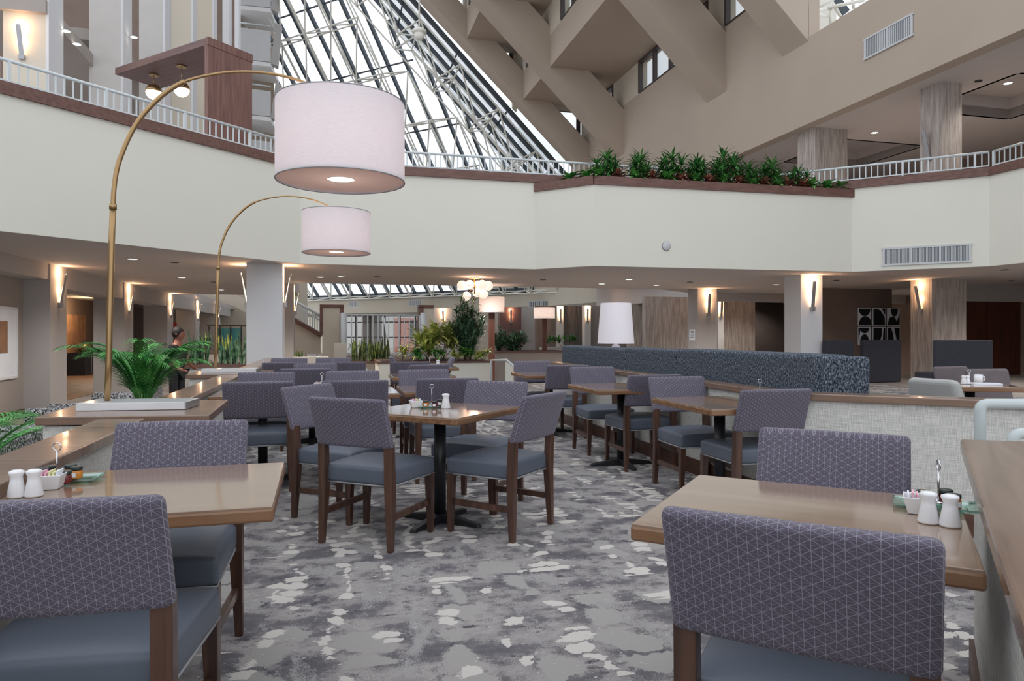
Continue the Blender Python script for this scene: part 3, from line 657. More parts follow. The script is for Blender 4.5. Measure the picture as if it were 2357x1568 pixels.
# small piece of roof truss above the right wall
tr = MB(); a, b, c_, d_ = D(1862, 28, 24), D(1930, 0, 24), D(1990, -20, 24), D(1905, 60, 25)
for (p, q) in ((D(1845,0,24), a), (D(1875,-10,24), a), (a, D(1960,-25,24)), (a, D(1905,38,25)), (D(1912,5,25), D(1912,60,25)), (D(1895,20,25), D(1990,0,24.5)), (D(1960,-20,25), D(1965,20,25)), (D(1905,-10,25), D(1935,38,25)), (a, D(1905,20,25))): tr.tube([p, q], .06, 6)
struct('roof_truss', tr, M['truss'])
bb = MB().bar(D(1915, -10, 26), D(1945, 32, 26), .25, .3); struct('window_frame', bb, M['mull'])
struct('wall_upper', MB().prism([D(1740, -80, 27), D(1925, -80, 27), D(1925, 60, 27), D(1868, 90, 27), D(1780, 0, 27)], V*.3), M['fascia'])
# ---- guest room tower at the left
for (a, b, Vc, th, m, z1) in ((7, 105, 17.0, .85, 'taupe2', 15), (205, 278, 20.0, .8, 'shadegrey', 18), (320, 375, 23.0, .8, 'shadegrey', 20), (394, 440, 26.0, .8, 'taupe2', 22), (449, 488, 29.0, .8, 'taupe2', 24), (512, 524, 32, .8, 'colw', 26), (540, 546, 35, .8, 'colw', 28)):
    struct('wall_tower', MB().ubox(uAt(a, Vc), uAt(b, Vc), Vc, Vc+th, 3.9, z1), M[m])
    struct('wall_tower', MB().ubox(uAt(b, Vc), uAt(b, Vc)+.06, Vc, Vc+th, 3.9, z1), M['colw'])
struct('wall_tower', MB().ubox(uAt(-60, 24), uAt(215, 24), 24, 24.3, 3.9, 20), M['brownwall'])
struct('wall_tower', MB().ubox(uAt(200, 37), uAt(545, 37), 37, 37.3, 3.9, 30), M['brownwall'])
struct('ceiling', MB().ubox(uAt(-120, 17.2), uAt(215, 20), 16.9, 24, 8.0, 8.3), M['wallgrey'])
struct('ceiling', MB().ubox(uAt(200, 24), uAt(330, 24), 20.9, 37, 9.0, 9.3), M['wallgrey'])
struct('wall_tower', MB().prism([D(0, 0, 16), D(105, 9, 16), D(88, -8, 16), D(0, -20, 16)], V*1.2), M['taupe2'])
struct('wall_tower', MB().ubox(uAt(545, 46), uAt(630, 46), 46, 46.3, 3.9, 30), M['taupe'])
struct('wall_tower', MB().ubox(uAt(546, 43), uAt(552, 43), 43, 46, 3.9, 30), M['taupe'])
kk = 0
for (ya, yb) in ((-58, 14), (66, 138), (203, 262), (318, 352)):
    t = thing('balcony', ['topmost white fronted balcony beside the skylight, cut by the picture edge', 'second white fronted balcony from the top beside the skylight', 'third white fronted balcony from the top beside the skylight', 'lowest white fronted balcony beside the skylight, seen over the railing'][kk], 'balcony', tuple(D(585, yb, 40)), TH, 'stacked balconies of the guest tower'); kk += 1
    w = 80/F*40; h = (yb-ya)*40/F
    ang = -30.6
    kid(MB().prism([(-1.15,0,0), (.95,-.75,-.3), (.95,-.75,h-.35), (-1.15,0,h)], (0,.12,0)), 'front_panel', M['vent'], t)
    kid(MB().prism([(-1.15,0,-.05), (.95,-.75,-.35), (1.2,2,-.35), (-1.15,2.4,-.05)], (0,0,-.22)), 'slab', M['white'], t)
    kid(MB().tube([(-1.15,-.05,h+.25), (.95,-.8,h-.1)], .04, 6), 'hand_rail', M['rail'], t)
    kid(MB().prism([(.95,-.7,-.35), (1.2,-.6,h+.25), (1.5,-.2,h+.25), (1.3,-.3,-.35)], (0,.5,0)), 'fin', M['pier'], t)
# ================================================================ CHAIRS
def make_chair(label):
    t = thing('dining_chair', label, 'chair', (0, 0, 0), 0, 'lattice backed dining chairs')
    # seat: soft slab a little wider in front, crowned
    m = MB(); xs = 8; ysn = 8; z0, z1 = .352, .452
    top = []; 
    for j in range(ysn+1):
        for i in range(xs+1):
            a = i/xs*2-1; b = j/ysn; y = -.20 + .45*b; hw = .226 + .022*b
            zz = z1 + .022*(1-a**4)*(1-(2*b-1)**4); top.append((a*hw, y, zz))
    nb = len(top); bot = [(x, y, z0) for x, y, _ in top]
    fs = []
    for j in range(ysn):
        for i in range(xs):
            q = j*(xs+1)+i; fs.append((q, q+1, q+xs+2, q+xs+1)); fs.append((q+nb, q+xs+1+nb, q+xs+2+nb, q+1+nb))
    for i in range(xs):
        q = i; fs.append((q, q+nb, q+1+nb, q+1)); q = ysn*(xs+1)+i; fs.append((q, q+1, q+1+nb, q+nb))
    for j in range(ysn):
        q = j*(xs+1); fs.append((q, q+xs+1, q+xs+1+nb, q+nb)); q = q+xs; fs.append((q, q+nb, q+xs+1+nb, q+xs+1))
    m.add(top+bot, fs, True); kid(m, 'seat', M['vinyl'], t, bev=.022, seg=4)
    y0, y1 = -.205, .255
    pp = [(-.222, y0+.004, .354), (.222, y0+.004, .354), (.243, y1-.008, .354), (-.243, y1-.008, .354)]
    kid(MB().tube(pp, .005, 6, cap=False, closed=True), 'seat_piping', M['piping'], t)
    # backrest: upholstered slab leaning back
    m = MB(); nx, nz_ = 10, 8; th = .05; fr = []; bk = []
    for j in range(nz_+1):
        for i in range(nx+1):
            a = i/nx*2-1; b = j/nz_; z = .566 + .28*b; y = -.215 - .092*b**1.1
            c = .012*(1-a*a)*-1
            fr.append((a*.25, y + th/2 + c*.4, z)); bk.append((a*.25, y - th/2 + c, z))
    nb = len(fr); fs = []
    for j in range(nz_):
        for i in range(nx):
            q = j*(nx+1)+i; fs.append((q, q+nx+1, q+nx+2, q+1)); fs.append((q+nb, q+1+nb, q+nx+2+nb, q+nx+1+nb))
    for i in range(nx):
        q = i; fs.append((q, q+1, q+1+nb, q+nb)); q = nz_*(nx+1)+i; fs.append((q, q+nb, q+1+nb, q+1))
    for j in range(nz_):
        q = j*(nx+1); fs.append((q, q+nb, q+nx+1+nb, q+nx+1)); q += nx; fs.append((q, q+nx+1, q+nx+1+nb, q+nb))
    m.add(fr+bk, fs, True); kid(m, 'backrest', M['lattice'], t, bev=.02, seg=4)
    def leg(x, pts):
        m = MB(); s = 1 if x > 0 else -1; o = x + s*.0225; vs = []
        for (y, z, w, d) in pts: vs += [(min(o, o-s*w), y-d/2, z), (max(o, o-s*w), y-d/2, z), (max(o, o-s*w), y+d/2, z), (min(o, o-s*w), y+d/2, z)]
        n = len(pts); fs = [(3,2,1,0), tuple(range(4*n-4, 4*n))]
        for k in range(n-1):
            for q in range(4): fs.append((4*k+q, 4*k+(q+1) % 4, 4*k+4+(q+1) % 4, 4*k+4+q))
        return m.add(vs, fs)
    for s in (-1, 1):
        kid(leg(s*.224, [(-.215, 0, .030, .034), (-.205, .34, .05, .048), (-.215, .60, .05, .04)]), 'leg', M['chairwood'], t, bev=.003)
        kid(leg(s*.224, [(.222, 0, .03, .03), (.222, .356, .046, .046)]), 'leg', M['chairwood'], t, bev=.003)
        kid(MB().box(s*.222-.011, s*.222+.011, -.21, .222, .165, .2), 'stretcher', M['chairwood'], t)
    return t
chairs = []; proto = None; SC = 1.067
def chair(x, y, rz, label, back=True):
    """x, y: middle of the top edge of the backrest; rz: direction faced, degrees"""
    global proto
    f = Vector((math.cos(R(rz)), math.sin(R(rz)), 0)); loc = Vector((x, y, 0))*(SC if back else 1) + f*.297
    if proto is None: proto = make_chair(label); c = proto; c.location = loc; c.rotation_euler = (0, 0, R(rz-90))
    else: c = copy_thing(proto, loc, R(rz-90), label)
    chairs.append(c); return c
def cuv(u, v, rz, label): p = P(min(u, 2.572), v); return chair(p.x, p.y, rz, label)
AW = 104.4; FW = -75.6
chair(-.95, 1.42, 100, 'nearest chair on the left, seen from behind at the near left table')
chair(-1.244, 2.66, -79, 'chair facing the camera across the near left table')
chair(.4977, 1.2545, 61, 'nearest chair on the right, large back turned to the camera at the near right table')
chair(1.08, 2.38, 241, 'chair facing the camera across the near right table')
# four round the turned table
def byfeet(bx, by, cx, cy, label):   # feet of the two back legs (left, right seen from behind)
    a = Vector((bx, by, 0)); b = Vector((cx, cy, 0)); d = (b-a).normalized(); f = Vector((-d.y, d.x, 0)); mid = (a+b)/2
    p = mid + f*.217 - f*.297; return chair(p.x, p.y, math.degrees(math.atan2(f.y, f.x)), label, False)
def g0(px, py): p = G(px, py, 0); return (p.x, p.y)
byfeet(*g0(743, 1250), *g0(896, 1272), 'front left chair of the four round the centre table, back to the camera')
byfeet(*g0(1181, 1249), *g0(1267, 1207), 'right hand chair of the four round the centre table, seen from its side and back')
a = Vector((*g0(681, 1190), 0)); d = Vector((math.cos(R(-24)), math.sin(R(-24)), 0)); q = a + Vector((-d.y, d.x, 0))*.215 - d*.08
chair(q.x, q.y, -24, 'left rear chair of the four round the centre table, turned to the right', False)
chair(-.107, 4.9, 246, 'right rear chair of the four round the centre table, facing the camera')
L_ = [(-.49, 5.15, AW, 'chair with its back to the camera at the second table along the left ledge'),
 (-.54, 6.4, FW, 'chair facing the camera at the second table along the left ledge'),
 (.165, 5.13, AW, 'chair back left of the centre table, ring stand rising beside it'),
 (.185, 6.42, FW, 'chair facing the camera beyond the table behind the centre left chairs'),
 (.84, 5.2, AW, 'chair back just behind the condiments of the centre table'),
 (.83, 6.5, FW, 'chair facing the camera behind the brown table edge, middle of the room'),
 (-.24, 6.98, AW, 'shadowed chair back in the third row from the left ledge'),
 (-.17, 8.12, FW, 'chair facing the camera at the third table from the left ledge'),
 (-.54, 8.55, AW, 'chair with its back to the camera by the farther arc lamp'),
 (-.55, 9.95, FW, 'far chair facing the camera in front of the white column'),
 (.16, 8.45, AW, 'chair with its back to the camera at the far table beside the white planter wall'),
 (.03, 9.95, FW, 'far chair facing the camera in front of the short white wall'),
 (.90, 8.35, 98, 'chair with its back to the camera below the snake plants'),
 (1.02, 7.55, 120, 'low dark chair back below the yellow green plants'),
 (.84, 10.2, 15, 'far chair turned to the right under the snake plants'),
 (1.63, 9.75, 190, 'far chair turned to the left beneath the tall shrub'),
 (2.36, 8.2, FW, 'far chair facing the camera at the end table of the right row'),
 (2.42, 7.05, AW-3, 'chair back at the end table of the right row, beside the white handrail'),
 (2.52, 6.6, FW, 'chair facing the camera at the middle table of the right row'),
 (2.54, 5.24, AW, 'chair with its back to the camera at the middle table of the right row'),
 (2.65, 4.93, FW, 'chair facing the camera at the first table along the right low wall'),
 (2.64, 3.68, AW-2, 'chair with its back to the camera at the first table along the right low wall')]
for u, v, r_, lb in L_: cuv(u, v, r_, lb)
# ================================================================ TABLES
def table(poly, label, z=.72, th=.044, base=True, turn=0, k=SC):
    q = [Vector((p[0], p[1], 0))*k for p in poly]
    lim = 2.955
    if max(uv(a)[0] for a in q) > lim and k == SC and max(uv(a)[0] for a in q) < 3.4: q = [P(min(uv(a)[0], lim), uv(a)[1]) for a in q]
    c = sum(q, Vector())/4
    e = (q[1]-q[0]); ang = math.atan2(e.y, e.x)
    t = thing('dining_table', label, 'table', (c.x, c.y, 0), ang, 'wood veneer dining tables')
    w = e.length/2; h = (q[3]-q[0]).length/2
    kid(MB().box(-w, w, -h, h, z-th, z-.006), 'edge_band', M['tableedge'], t, bev=.007)
    kid(MB().box(-w+.003, w-.003, -h+.003, h-.003, z-.012, z), 'tabletop', M['tabletop'], t, bev=.002)
    kid(MB().lathe([(.038, .03), (.038, z-th)], n=20), 'pedestal', M['black'], t)
    kid(MB().box(-.15, .15, -.15, .15, z-th-.012, z-th+.001), 'top_plate', M['black'], t)
    for k in range(4):
        a = R(90*k + turn); dx, dy = math.cos(a), math.sin(a)
        m = MB(); p = lambda s, o, zz: (dx*s - dy*o, dy*s + dx*o, zz)
        m.box8([p(.02,-.032,.0), p(.30,-.02,.0), p(.30,.02,.0), p(.02,.032,.0), p(.02,-.032,.06), p(.29,-.018,.022), p(.29,.018,.022), p(.02,.032,.06)])
        kid(m, 'base_foot', M['black'], t, bev=.004)
    return t
def rect(p, ang, w, h):    # corner, direction of first side
    a = R(ang); e = Vector((math.cos(a), math.sin(a), 0)); f = Vector((-e.y, e.x, 0)); p = Vector((p[0], p[1], 0)); return [p, p+e*w, p+e*w+f*h, p+f*h]
def urect(u0, u1, v0, v1): return [P(u0,v0), P(u1,v0), P(u1,v1), P(u0,v1)]
r0 = Vector((-.621, 1.832, 0)); e_ = Vector((math.cos(R(15.3)), math.sin(R(15.3)), 0)); f_ = Vector((-e_.y, e_.x, 0))
TL = [r0 - e_*.74, r0, r0 + f_*.655, r0 + f_*.655 - e_*.74]
table(TL, 'near left table with jam jars and shakers')
TR = rect((.2796, 1.668), -28.6, .705, .66); table(TR, 'near right table against the broad right ledge')
TC_ = rect((-.288, 3.73), 62, .71, .70); table(TC_, 'centre table standing turned, corner toward the camera')
table(urect(-.85, -.17, 5.38, 6.05), 'second table along the left ledge, mostly behind a chair back')
table(urect(-.1, .50, 5.35, 6.0), 'table left of the centre, beyond the centre left chairs')
table(urect(.54, 1.2, 5.42, 6.1), 'table behind the centre table, brown edge showing between chair backs')
table(urect(-.5, .12, 7.2, 7.85), 'third row table near the left ledge')
table(urect(-.86, -.26, 8.8, 9.5), 'far table by the farther arc lamp')
table(urect(-.15, .45, 8.7, 9.5), 'far table before the white planter wall')
table(urect(.62, 1.28, 7.35, 8.0), 'table in the middle of the third row')
table(rect(X2(P(.98, 9.2)), 14, .66, .7), 'far table with a white shaker under the tall shrub')
table(urect(2.04, 2.76, 7.3, 8.0), 'end table of the right row')
table(urect(2.05, 2.8, 5.25, 5.98), 'middle table of the right row')
table(urect(2.185, 2.93, 3.75, 4.55), 'first table along the right low wall')
# ================================================================ CONDIMENTS
def shaker(p, label, s=1):
    o = MB().lathe([(.0, 0), (.0195, 0), (.0205, .004), (.0135, .045), (.0125, .056), (.0165, .066), (.016, .071), (.009, .0745), (0, .075)], n=20).build('condiment_shaker', M['china'])
    o.location = (p[0], p[1], p[2]); o.scale = (s*1.25, s*1.25, s*1.06); return tag(o, label, 'shaker', 'white china shakers')
def bowl(p, rz, label):
    t = thing('packet_bowl', label, 'bowl', tuple(p), R(rz), 'white packet bowls')
    m = MB(); a, b, h = .028, .04, .045
    o = [(-a,-a,0), (a,-a,0), (a,a,0), (-a,a,0)]; O = [(-b,-b,h), (b,-b,h), (b,b,h), (-b,b,h)]; c = b-.004; I = [(-c,-c,h), (c,-c,h), (c,c,h), (-c,c,h)]; i = a-.002; B = [(-i,-i,.006), (i,-i,.006), (i,i,.006), (-i,i,.006)]
    fs = [(3,2,1,0)]
    for k in range(4):
        n = (k+1) % 4; fs += [(k, n, n+4, k+4), (k+4, n+4, n+8, k+8), (k+8, n+8, n+12, k+12)]
    fs.append((12,13,14,15)); m.add(o+O+I+B, fs); kid(m, 'bowl', M['china'], t, bev=.003)
    for k, (mm, x) in enumerate((('packw', -.027), ('packp', -.016), ('packp', -.006), ('packy', .005), ('packy', .015), ('packw', .026))):
        q = MB().box(x-.002, x+.002, -.026, .026, .008, .052+.004*(k % 2)); kid(q, 'sweetener_packet', M[mm], t)
    return t
jarproto = None
def jar(p, m, label):
    t = thing('jam_jar', label, 'jar', tuple(p), 0, 'miniature jam jars')
    kid(MB().lathe([(0, 0), (.017, 0), (.019, .004), (.019, .022), (.016, .027)], n=8), 'contents', M[m], t)
    kid(MB().lathe([(.0175, .027), (.0185, .029), (.0185, .037), (.017, .0385), (0, .0385)], n=16), 'lid', M['lidm'], t)
    kid(MB().box(-.009, .009, -.0195, -.0187, .006, .02), 'label_patch', M['packw'], t); return t
def tray(p, rz, label, w=.085, h=.055):
    m = MB(); a = [(-w,-h,.008), (w,-h,.008), (w,h,.008), (-w,h,.008)]
    m.prism([(-w*.7,-h*.7,0), (w*.7,-h*.7,0), (w*.7,h*.7,0), (-w*.7,h*.7,0)], (0,0,.004)); 
    for k in range(4):
        q0, q1 = a[k], a[(k+1) % 4]; i0 = (q0[0]*.7, q0[1]*.7, 0); i1 = (q1[0]*.7, q1[1]*.7, 0)
        m.add([i0, i1, q1, q0, (i0[0], i0[1], .004), (i1[0], i1[1], .004), (q1[0], q1[1], .013), (q0[0], q0[1], .013)], [(0,1,2,3), (4,7,6,5), (0,4,5,1), (1,5,6,2), (2,6,7,3), (3,7,4,0)])
    o = m.build('glass_tray', M['trayglass']); o.location = p; o.rotation_euler = (0,0,R(rz)); return tag(o, label, 'tray', 'green edged glass trays')
def ringstand(p, rz, label, h=.105):
    t = thing('ring_card_stand', label, 'card stand', tuple(p), R(rz), 'chrome ring card stands')
    kid(MB().lathe([(0,0), (.018,0), (.018,.004), (.004,.008), (0,.008)], n=16), 'foot', M['chrome'], t)
    kid(MB().tube([(0,0,.004), (0,0,h-.012)], .003, 8), 'rod', M['chrome'], t)
    kid(MB().tube([(.0135*math.cos(a), 0, h+.0135*math.sin(a)) for a in [i*2*math.pi/20 for i in range(20)]], .0025, 6, cap=False, closed=True), 'ring', M['chrome'], t); return t
def T(px, py, z=.721): return G(px, py, z)
shaker(T(38, 1144), 'left shaker of the pair at the left end of the near left table'); shaker(T(78, 1142), 'right shaker of the pair on the near left table')
bowl(T(116, 1124), 15, 'white packet bowl beside the shakers on the near left table')
tp = T(172, 1106); tray(tp, 15, 'glass tray holding jam jars on the near left table', .075, .06)
ringstand(T(131, 1102) , 0, 'ring stand standing behind the bowl on the near left table')
def onto(px, py): return T(px, py, .728)
jar(onto(150, 1112), 'berry', 'red jam jar at the front of the tray on the near left table'); jar(onto(176, 1101), 'amber', 'orange jam jar at the right of the tray on the near left table')
jar(onto(163, 1096), 'berry', 'rear jam jar of the tray on the near left table'); jar(T(118, 1098), 'berry', 'jam jar standing behind the white bowl on the near left table'); jar(T(99, 1104), 'berry', 'jam jar between shaker and bowl on the near left table')
shaker(T(2137, 1203), 'left shaker of the pair on the near right table'); shaker(T(2187, 1211), 'right shaker of the pair on the near right table, closest to the ledge')
tray(T(2155, 1168), -28, 'glass tray behind the shakers on the near right table', .105, .06); bowl(T(2117, 1180) , -28, 'white packet bowl behind the left shaker on the near right table')
ringstand(onto(2160, 1158), 75, 'ring stand on the near right table')
jar(onto(2126, 1161), 'berry', 'jam jar at the left of the tray on the near right table'); jar(onto(2195, 1170), 'amber', 'jam jar at the right of the tray on the near right table'); jar(onto(2176, 1158), 'berry', 'jam jar behind the ring stand foot on the near right table')
shaker(T(1026, 940), 'shaker on the centre table', 1.2); bowl(T(957, 938), 20, 'white packet bowl on the centre table'); tray(T(993, 938), 20, 'glass tray with jam jars on the centre table')
jar(onto(980, 936), 'amber', 'left jam jar in the tray on the centre table'); jar(onto(1000, 937), 'berry', 'middle jam jar in the tray on the centre table'); jar(onto(1012, 933), 'berry', 'right jam jar in the tray on the centre table')
ringstand(onto(994, 931), 0, 'ring stand rising from the centre table', .12)
ringstand(T(741, 893), 0, 'ring stand on the table left of the centre table', .12); bowl(T(733, 893), 15, 'white packet bowl on the table left of the centre table')
ringstand(T(1749, 918), 0, 'ring stand on the first table along the right low wall', .13)
ringstand(T(989, 845), 0, 'ring stand on the far table under the tall shrub', .13); shaker(T(1008, 845), 'shaker on the far table under the tall shrub', 1.3)
shaker(T(775, 853), 'shaker on the far table before the white planter wall'); ringstand(T(766, 852), 0, 'ring stand on the far table before the white planter wall', .12)
shaker(T(614, 850), 'shaker on the far table by the farther arc lamp', 1.2); ringstand(T(606, 850), 0, 'ring stand on the far table by the farther arc lamp', .13)
# ================================================================ ARC LAMPS
def arc_lamp(label):
    bx = Vector((-2.15, 3.74, 0))*1.0925; sx = Vector((-.95, 3.91, 0))*1.0925; dd = (sx-bx).normalized(); ang = math.atan2(dd.y, dd.x)
    t = thing('arc_floor_lamp', label, 'lamp', (bx.x, bx.y, .765), ang, 'brass arc lamps')
    pts_px = [(247,922),(250,840),(253,700),(257,560),(260,478),(262,440),(266,401),(272,375),(282,351),(293,322),(306,297),(320,275),(336,256),(352,239),(369,223),(388,208),(407,196),(426,187),(446,180),(479,173),(520,166),(565,163),(624,168),(669,178),(701,189),(735,205),(748,212)]
    pts = []
    for px, py in pts_px:
        r = (px-CX)/F       # meet the vertical plane through base and shade
        s = (r*bx.y - bx.x)/(dd.x - r*dd.y); d = bx.y + dd.y*s; pts.append(Vector((s, 0, EYE + (HY-py)*d/F - .765)))
    def smooth(a, m=5):
        o_ = []
        for i in range(len(a)-1):
            p0, p1, p2, p3 = a[max(i-1, 0)], a[i], a[i+1], a[min(i+2, len(a)-1)]
            for j in range(m): t_ = j/m; o_.append(.5*((2*p1) + (p2-p0)*t_ + (2*p0-5*p1+4*p2-p3)*t_*t_ + (3*p1-p0-3*p2+p3)*t_**3))
        return o_ + [a[-1]]
    raw = pts; av = [pts[0]] + [ (pts[i-1]+2*pts[i]+pts[i+1])/4 if i > 5 else pts[i] for i in range(1, len(pts)-1)] + [pts[-1]]; pts = av
    lo = pts[:5]; hi = smooth(pts[4:])
    kid(MB().tube([lo[0]] + lo[1:], .017, 14), 'pole', M['brass'], t); kid(MB().tube(hi[:66], .0135, 12), 'arm', M['brass'], t)
    kid(MB().tube(hi[64:], .0085, 10), 'arm', M['brass'], t)
    kid(MB().tube([pts[4]-Vector((0,0,.01)), pts[4]+Vector((0,0,.02))], .02, 14), 'collar', M['brass'], t)
    kid(MB().box(-.115, .47, -.13, .13, .001, .044), 'base', M['marble'], t, bev=.002)
    kid(MB().box(.465, .472, -.13, .13, .002, .042), 'base_plate', M['steel'], t)
    c = Vector(((sx-bx).length, 0, 0)); zb, zt = 2.123-.765, 2.593-.765; r = .382
    prof = [(r, zb), (r, zt), (r-.004, zt), (r-.004, zb), (r, zb)]
    sh = MB().lathe(prof, c, 64); sh.f = sh.f[:-2] if False else sh.f
    m = MB(); n = 72
    for rr in (r, r-.004):
        vs = [c + Vector((rr*math.cos(2*math.pi*k/n), rr*math.sin(2*math.pi*k/n), z)) for z in (zb, zt) for k in range(n)]
        m.add(vs, [(k, (k+1) % n, (k+1) % n+n, k+n) for k in range(n)], True)
    shd = kid(m, 'lamp_shade', M['shade'], t)
    for z in (zb, zt): kid(MB().tube([c + Vector((r*math.cos(a), r*math.sin(a), z)) for a in [2*math.pi*k/64 for k in range(64)]], .0035, 6, cap=False, closed=True), 'shade_rim', M['steel'], shd)
    ring = MB(); vs = [c + Vector((rr*math.cos(2*math.pi*k/n), rr*math.sin(2*math.pi*k/n), zb+.012)) for rr in (r-.004, .085) for k in range(n)]
    ring.add(vs, [((k+1) % n, k, k+n, (k+1) % n+n) for k in range(n)]); kid(ring, 'diffuser', M['diffuser'], shd)
    kid(MB().lathe([(0, zb+.014), (.083, zb+.014), (.083, zb+.018), (0, zb+.018)], c, 40), 'bulb_disc', M['bulb'], shd)
    kid(MB().tube([c + Vector((.083*math.cos(a), .083*math.sin(a), zb+.012)) for a in [2*math.pi*k/40 for k in range(40)]], .002, 6, cap=False, closed=True), 'disc_rim', M['steel'], shd)
    kid(MB().tube([pts[-1], c + Vector((0,0,zt-.05))], .005, 8), 'shade_stem', M['steel'], shd)
    for k in range(3):
        a = 2*math.pi*k/3; kid(MB().tube([c + Vector((0,0,zt-.05)), c + Vector((r*math.cos(a), r*math.sin(a), zt-.01))], .003, 6), 'shade_spider', M['steel'], shd)
    l = bpy.data.lights.new('shade_bulb', 'POINT'); l.energy = 8; l.color = (1, .84, .74); l.shadow_soft_size = .05
    lo_ = bpy.data.objects.new('shade_bulb', l); C.objects.link(lo_); lo_.parent = t; lo_.location = c + Vector((0, 0, (zb+zt)/2))
    return t
la = arc_lamp('nearer brass arc lamp with the biggest white drum shade, left foreground')
p = la.location + V*3.93; copy_thing(la, p, la.rotation_euler.z, 'farther brass arc lamp with the smaller looking drum shade')
# ================================================================ BANQUETTE
bq = thing('banquette', 'long blue grey tweed banquette behind the right low wall', 'banquette', tuple(P(3.3, 7, 0)), TH)
def bseg(u0, u1, v0, v1, z0=0, z1=1.05, bev=.03):
    kid(MB().box(u0-3.3, u1-3.3, v0-7, v1-7, z0, z1), 'back_cushion', M['tweed'], bq, bev=bev, seg=4)
vv = [4.15, 5.66, 6.63, 7.55, 9.55]; vv = [4.12, 6.15, 7.35, 9.6]
for i in range(3): bseg(3.2, 3.46, vv[i]+.004, vv[i+1]-.004, z1=1.055-.012*i)
q0 = P(3.46, 4.13)
kid(local(MB().prism([(*X2(P(3.22, 4.11)), .0), (*X2(P(3.22, 4.11) + dr*.30), .0), (*X2(P(3.22, 4.11) + dr*.30 + Vector((.05,.2,0))), 0), (*X2(P(3.3, 4.3)), 0)], (0,0,1.045)), bq), 'end_panel', M['tweed'], bq, bev=.02, seg=3)
kid(MB().box(.16, .62, 4.35-7, 9.55-7, .15, .45), 'seat', M['tweed'], bq, bev=.03, seg=3)
# white tube handrails at right
def tubes(name, label, paths, r, m='railgrey', cat='handrail'):
    c = paths[0][0]; t = thing(name, label, cat, (c.x, c.y, 0))
    for i, p in enumerate(paths): kid(local(MB().tube(p, r, 14), t), 'rail' if i == 0 else 'post', M[m], t)
    return t
def arcp(a, b, c, k=.08, n=6):      # a->b->c with rounded corner at b
    a, b, c = Vector(a), Vector(b), Vector(c); p = b + (a-b).normalized()*k; q = b + (c-b).normalized()*k
    return [a] + [p*(1-t)**2 + b*2*t*(1-t) + q*t*t for t in [i/n for i in range(n+1)]] + [c]
hr = D(2256, 930, 3.15); tubes('tube_handrail', 'white tube handrail with a square corner at the right edge', [arcp((hr.x, hr.y, 0), (hr.x, hr.y, hr.z), (hr.x+1.2, hr.y-.02, hr.z-.0), .03, 3)], .0235)
hr = D(2330, 998, 2.95); tubes('tube_handrail', 'second lower white tube handrail at the right edge', [arcp((hr.x, hr.y, 0), (hr.x, hr.y, hr.z), (hr.x+1.0, hr.y, hr.z), .04, 3)], .0235)
# far handrail by the planter
h0 = D(1131, 829, 16.2); h1 = D(1166, 829, 15.9); h2 = D(1192, 851, 15.4)
tubes('tube_handrail', 'far white handrail sloping down beside the planter wall', [[Vector((h0.x, h0.y, 0)), h0, h1, h2], [h2, Vector((h2.x, h2.y, 0))]], .03, 'rail')
o = MB().prism([(D(1163, 834, 16.4).x, 16.4, -.1), (D(1182, 834, 16.4).x, 16.4, -.1), (D(1182, 834, 16.4).x, 16.4, .45), (D(1163, 834, 16.4).x, 16.4, .53)], (0,.3,0)).build('wall_ramp', M['fascia']); o['kind'] = 'structure'
# ================================================================ LIGHTS ON THE WALLS AND CEILINGS
def light(kind, loc, e, col=(1,.72,.45), size=.1, par=None, name='lamp_glow', spot=None, rot=None):
    l = bpy.data.lights.new(name, kind); l.energy = e; l.color = col
    if kind == 'POINT': l.shadow_soft_size = size
    if kind == 'SPOT': l.spot_size = R(spot or 110); l.spot_blend = .6; l.shadow_soft_size = size
    if kind == 'AREA': l.shape = 'DISK'; l.size = size
    o = bpy.data.objects.new(name, l); C.objects.link(o); o.location = loc
    if rot: o.rotation_euler = rot
    if par: o.parent = par
    return o
def sconce(px, y, Vc_or_pt, nrm, label, lit=True, z=2.1, e=7):
    """a wall light: foot on the wall, slanted flat blade, warm glow between blade and wall. nrm: angle (deg) of the wall normal"""
    loc = Vector(Vc_or_pt); loc.z = z
    t = thing('wall_sconce', label, 'wall lamp', tuple(loc), R(nrm-90), 'slanted bar wall lamps')
    kid(MB().box(-.055, .055, .0, .07, -.36, -.26), 'foot', M['steel'], t, bev=.004)
    kid(MB().box8([(-.045,.03,-.3), (.045,.03,-.3), (.045,.045,-.3), (-.045,.045,-.3), (-.045+.03,.14,.33), (.045+.03,.14,.33), (.045+.03,.155,.33), (-.045+.03,.155,.33)]), 'blade', M['steel'], t)
    if lit:
        kid(MB().box8([(-.03,.022,-.26), (.03,.022,-.26), (.03,.029,-.26), (-.03,.029,-.26), (0,.122,.24), (.06,.122,.24), (.06,.138,.24), (0,.138,.24)]), 'glow_strip', M['strip'], t)
        o = light('POINT', (0.0, .06, .0), e*.55, (1, .58, .32), .04, t, 'sconce_glow')
        light('POINT', (0.02, .13, .33), e*1.1, (1, .6, .34), .04, t, 'sconce_uplight')
    return t
TD = 14.4
names = ['nearest lit wall lamp on the left piers', 'second lit wall lamp along the left piers', 'third lit wall lamp along the left piers', 'fourth lit wall lamp along the left piers', 'farthest lit wall lamp along the left piers']
for k in range(5): sconce(0, 0, P(-5.45, 16.4+5.2*k), TD, names[k])
pcol = D(650, 0, 14.13); pu, pv = uv(pcol)
sconce(0, 0, P(pu-.68, pv+.36), TD+180, 'wall lamp on the left side of the big white column'); sconce(0, 0, P(pu, pv+.36), TD, 'wall lamp on the right side of the big white column')
p2u, p2v = uv(D(676, 0, 19.7)); sconce(0, 0, P(p2u, p2v+.3), TD, 'wall lamp on the grey column behind the big white column')
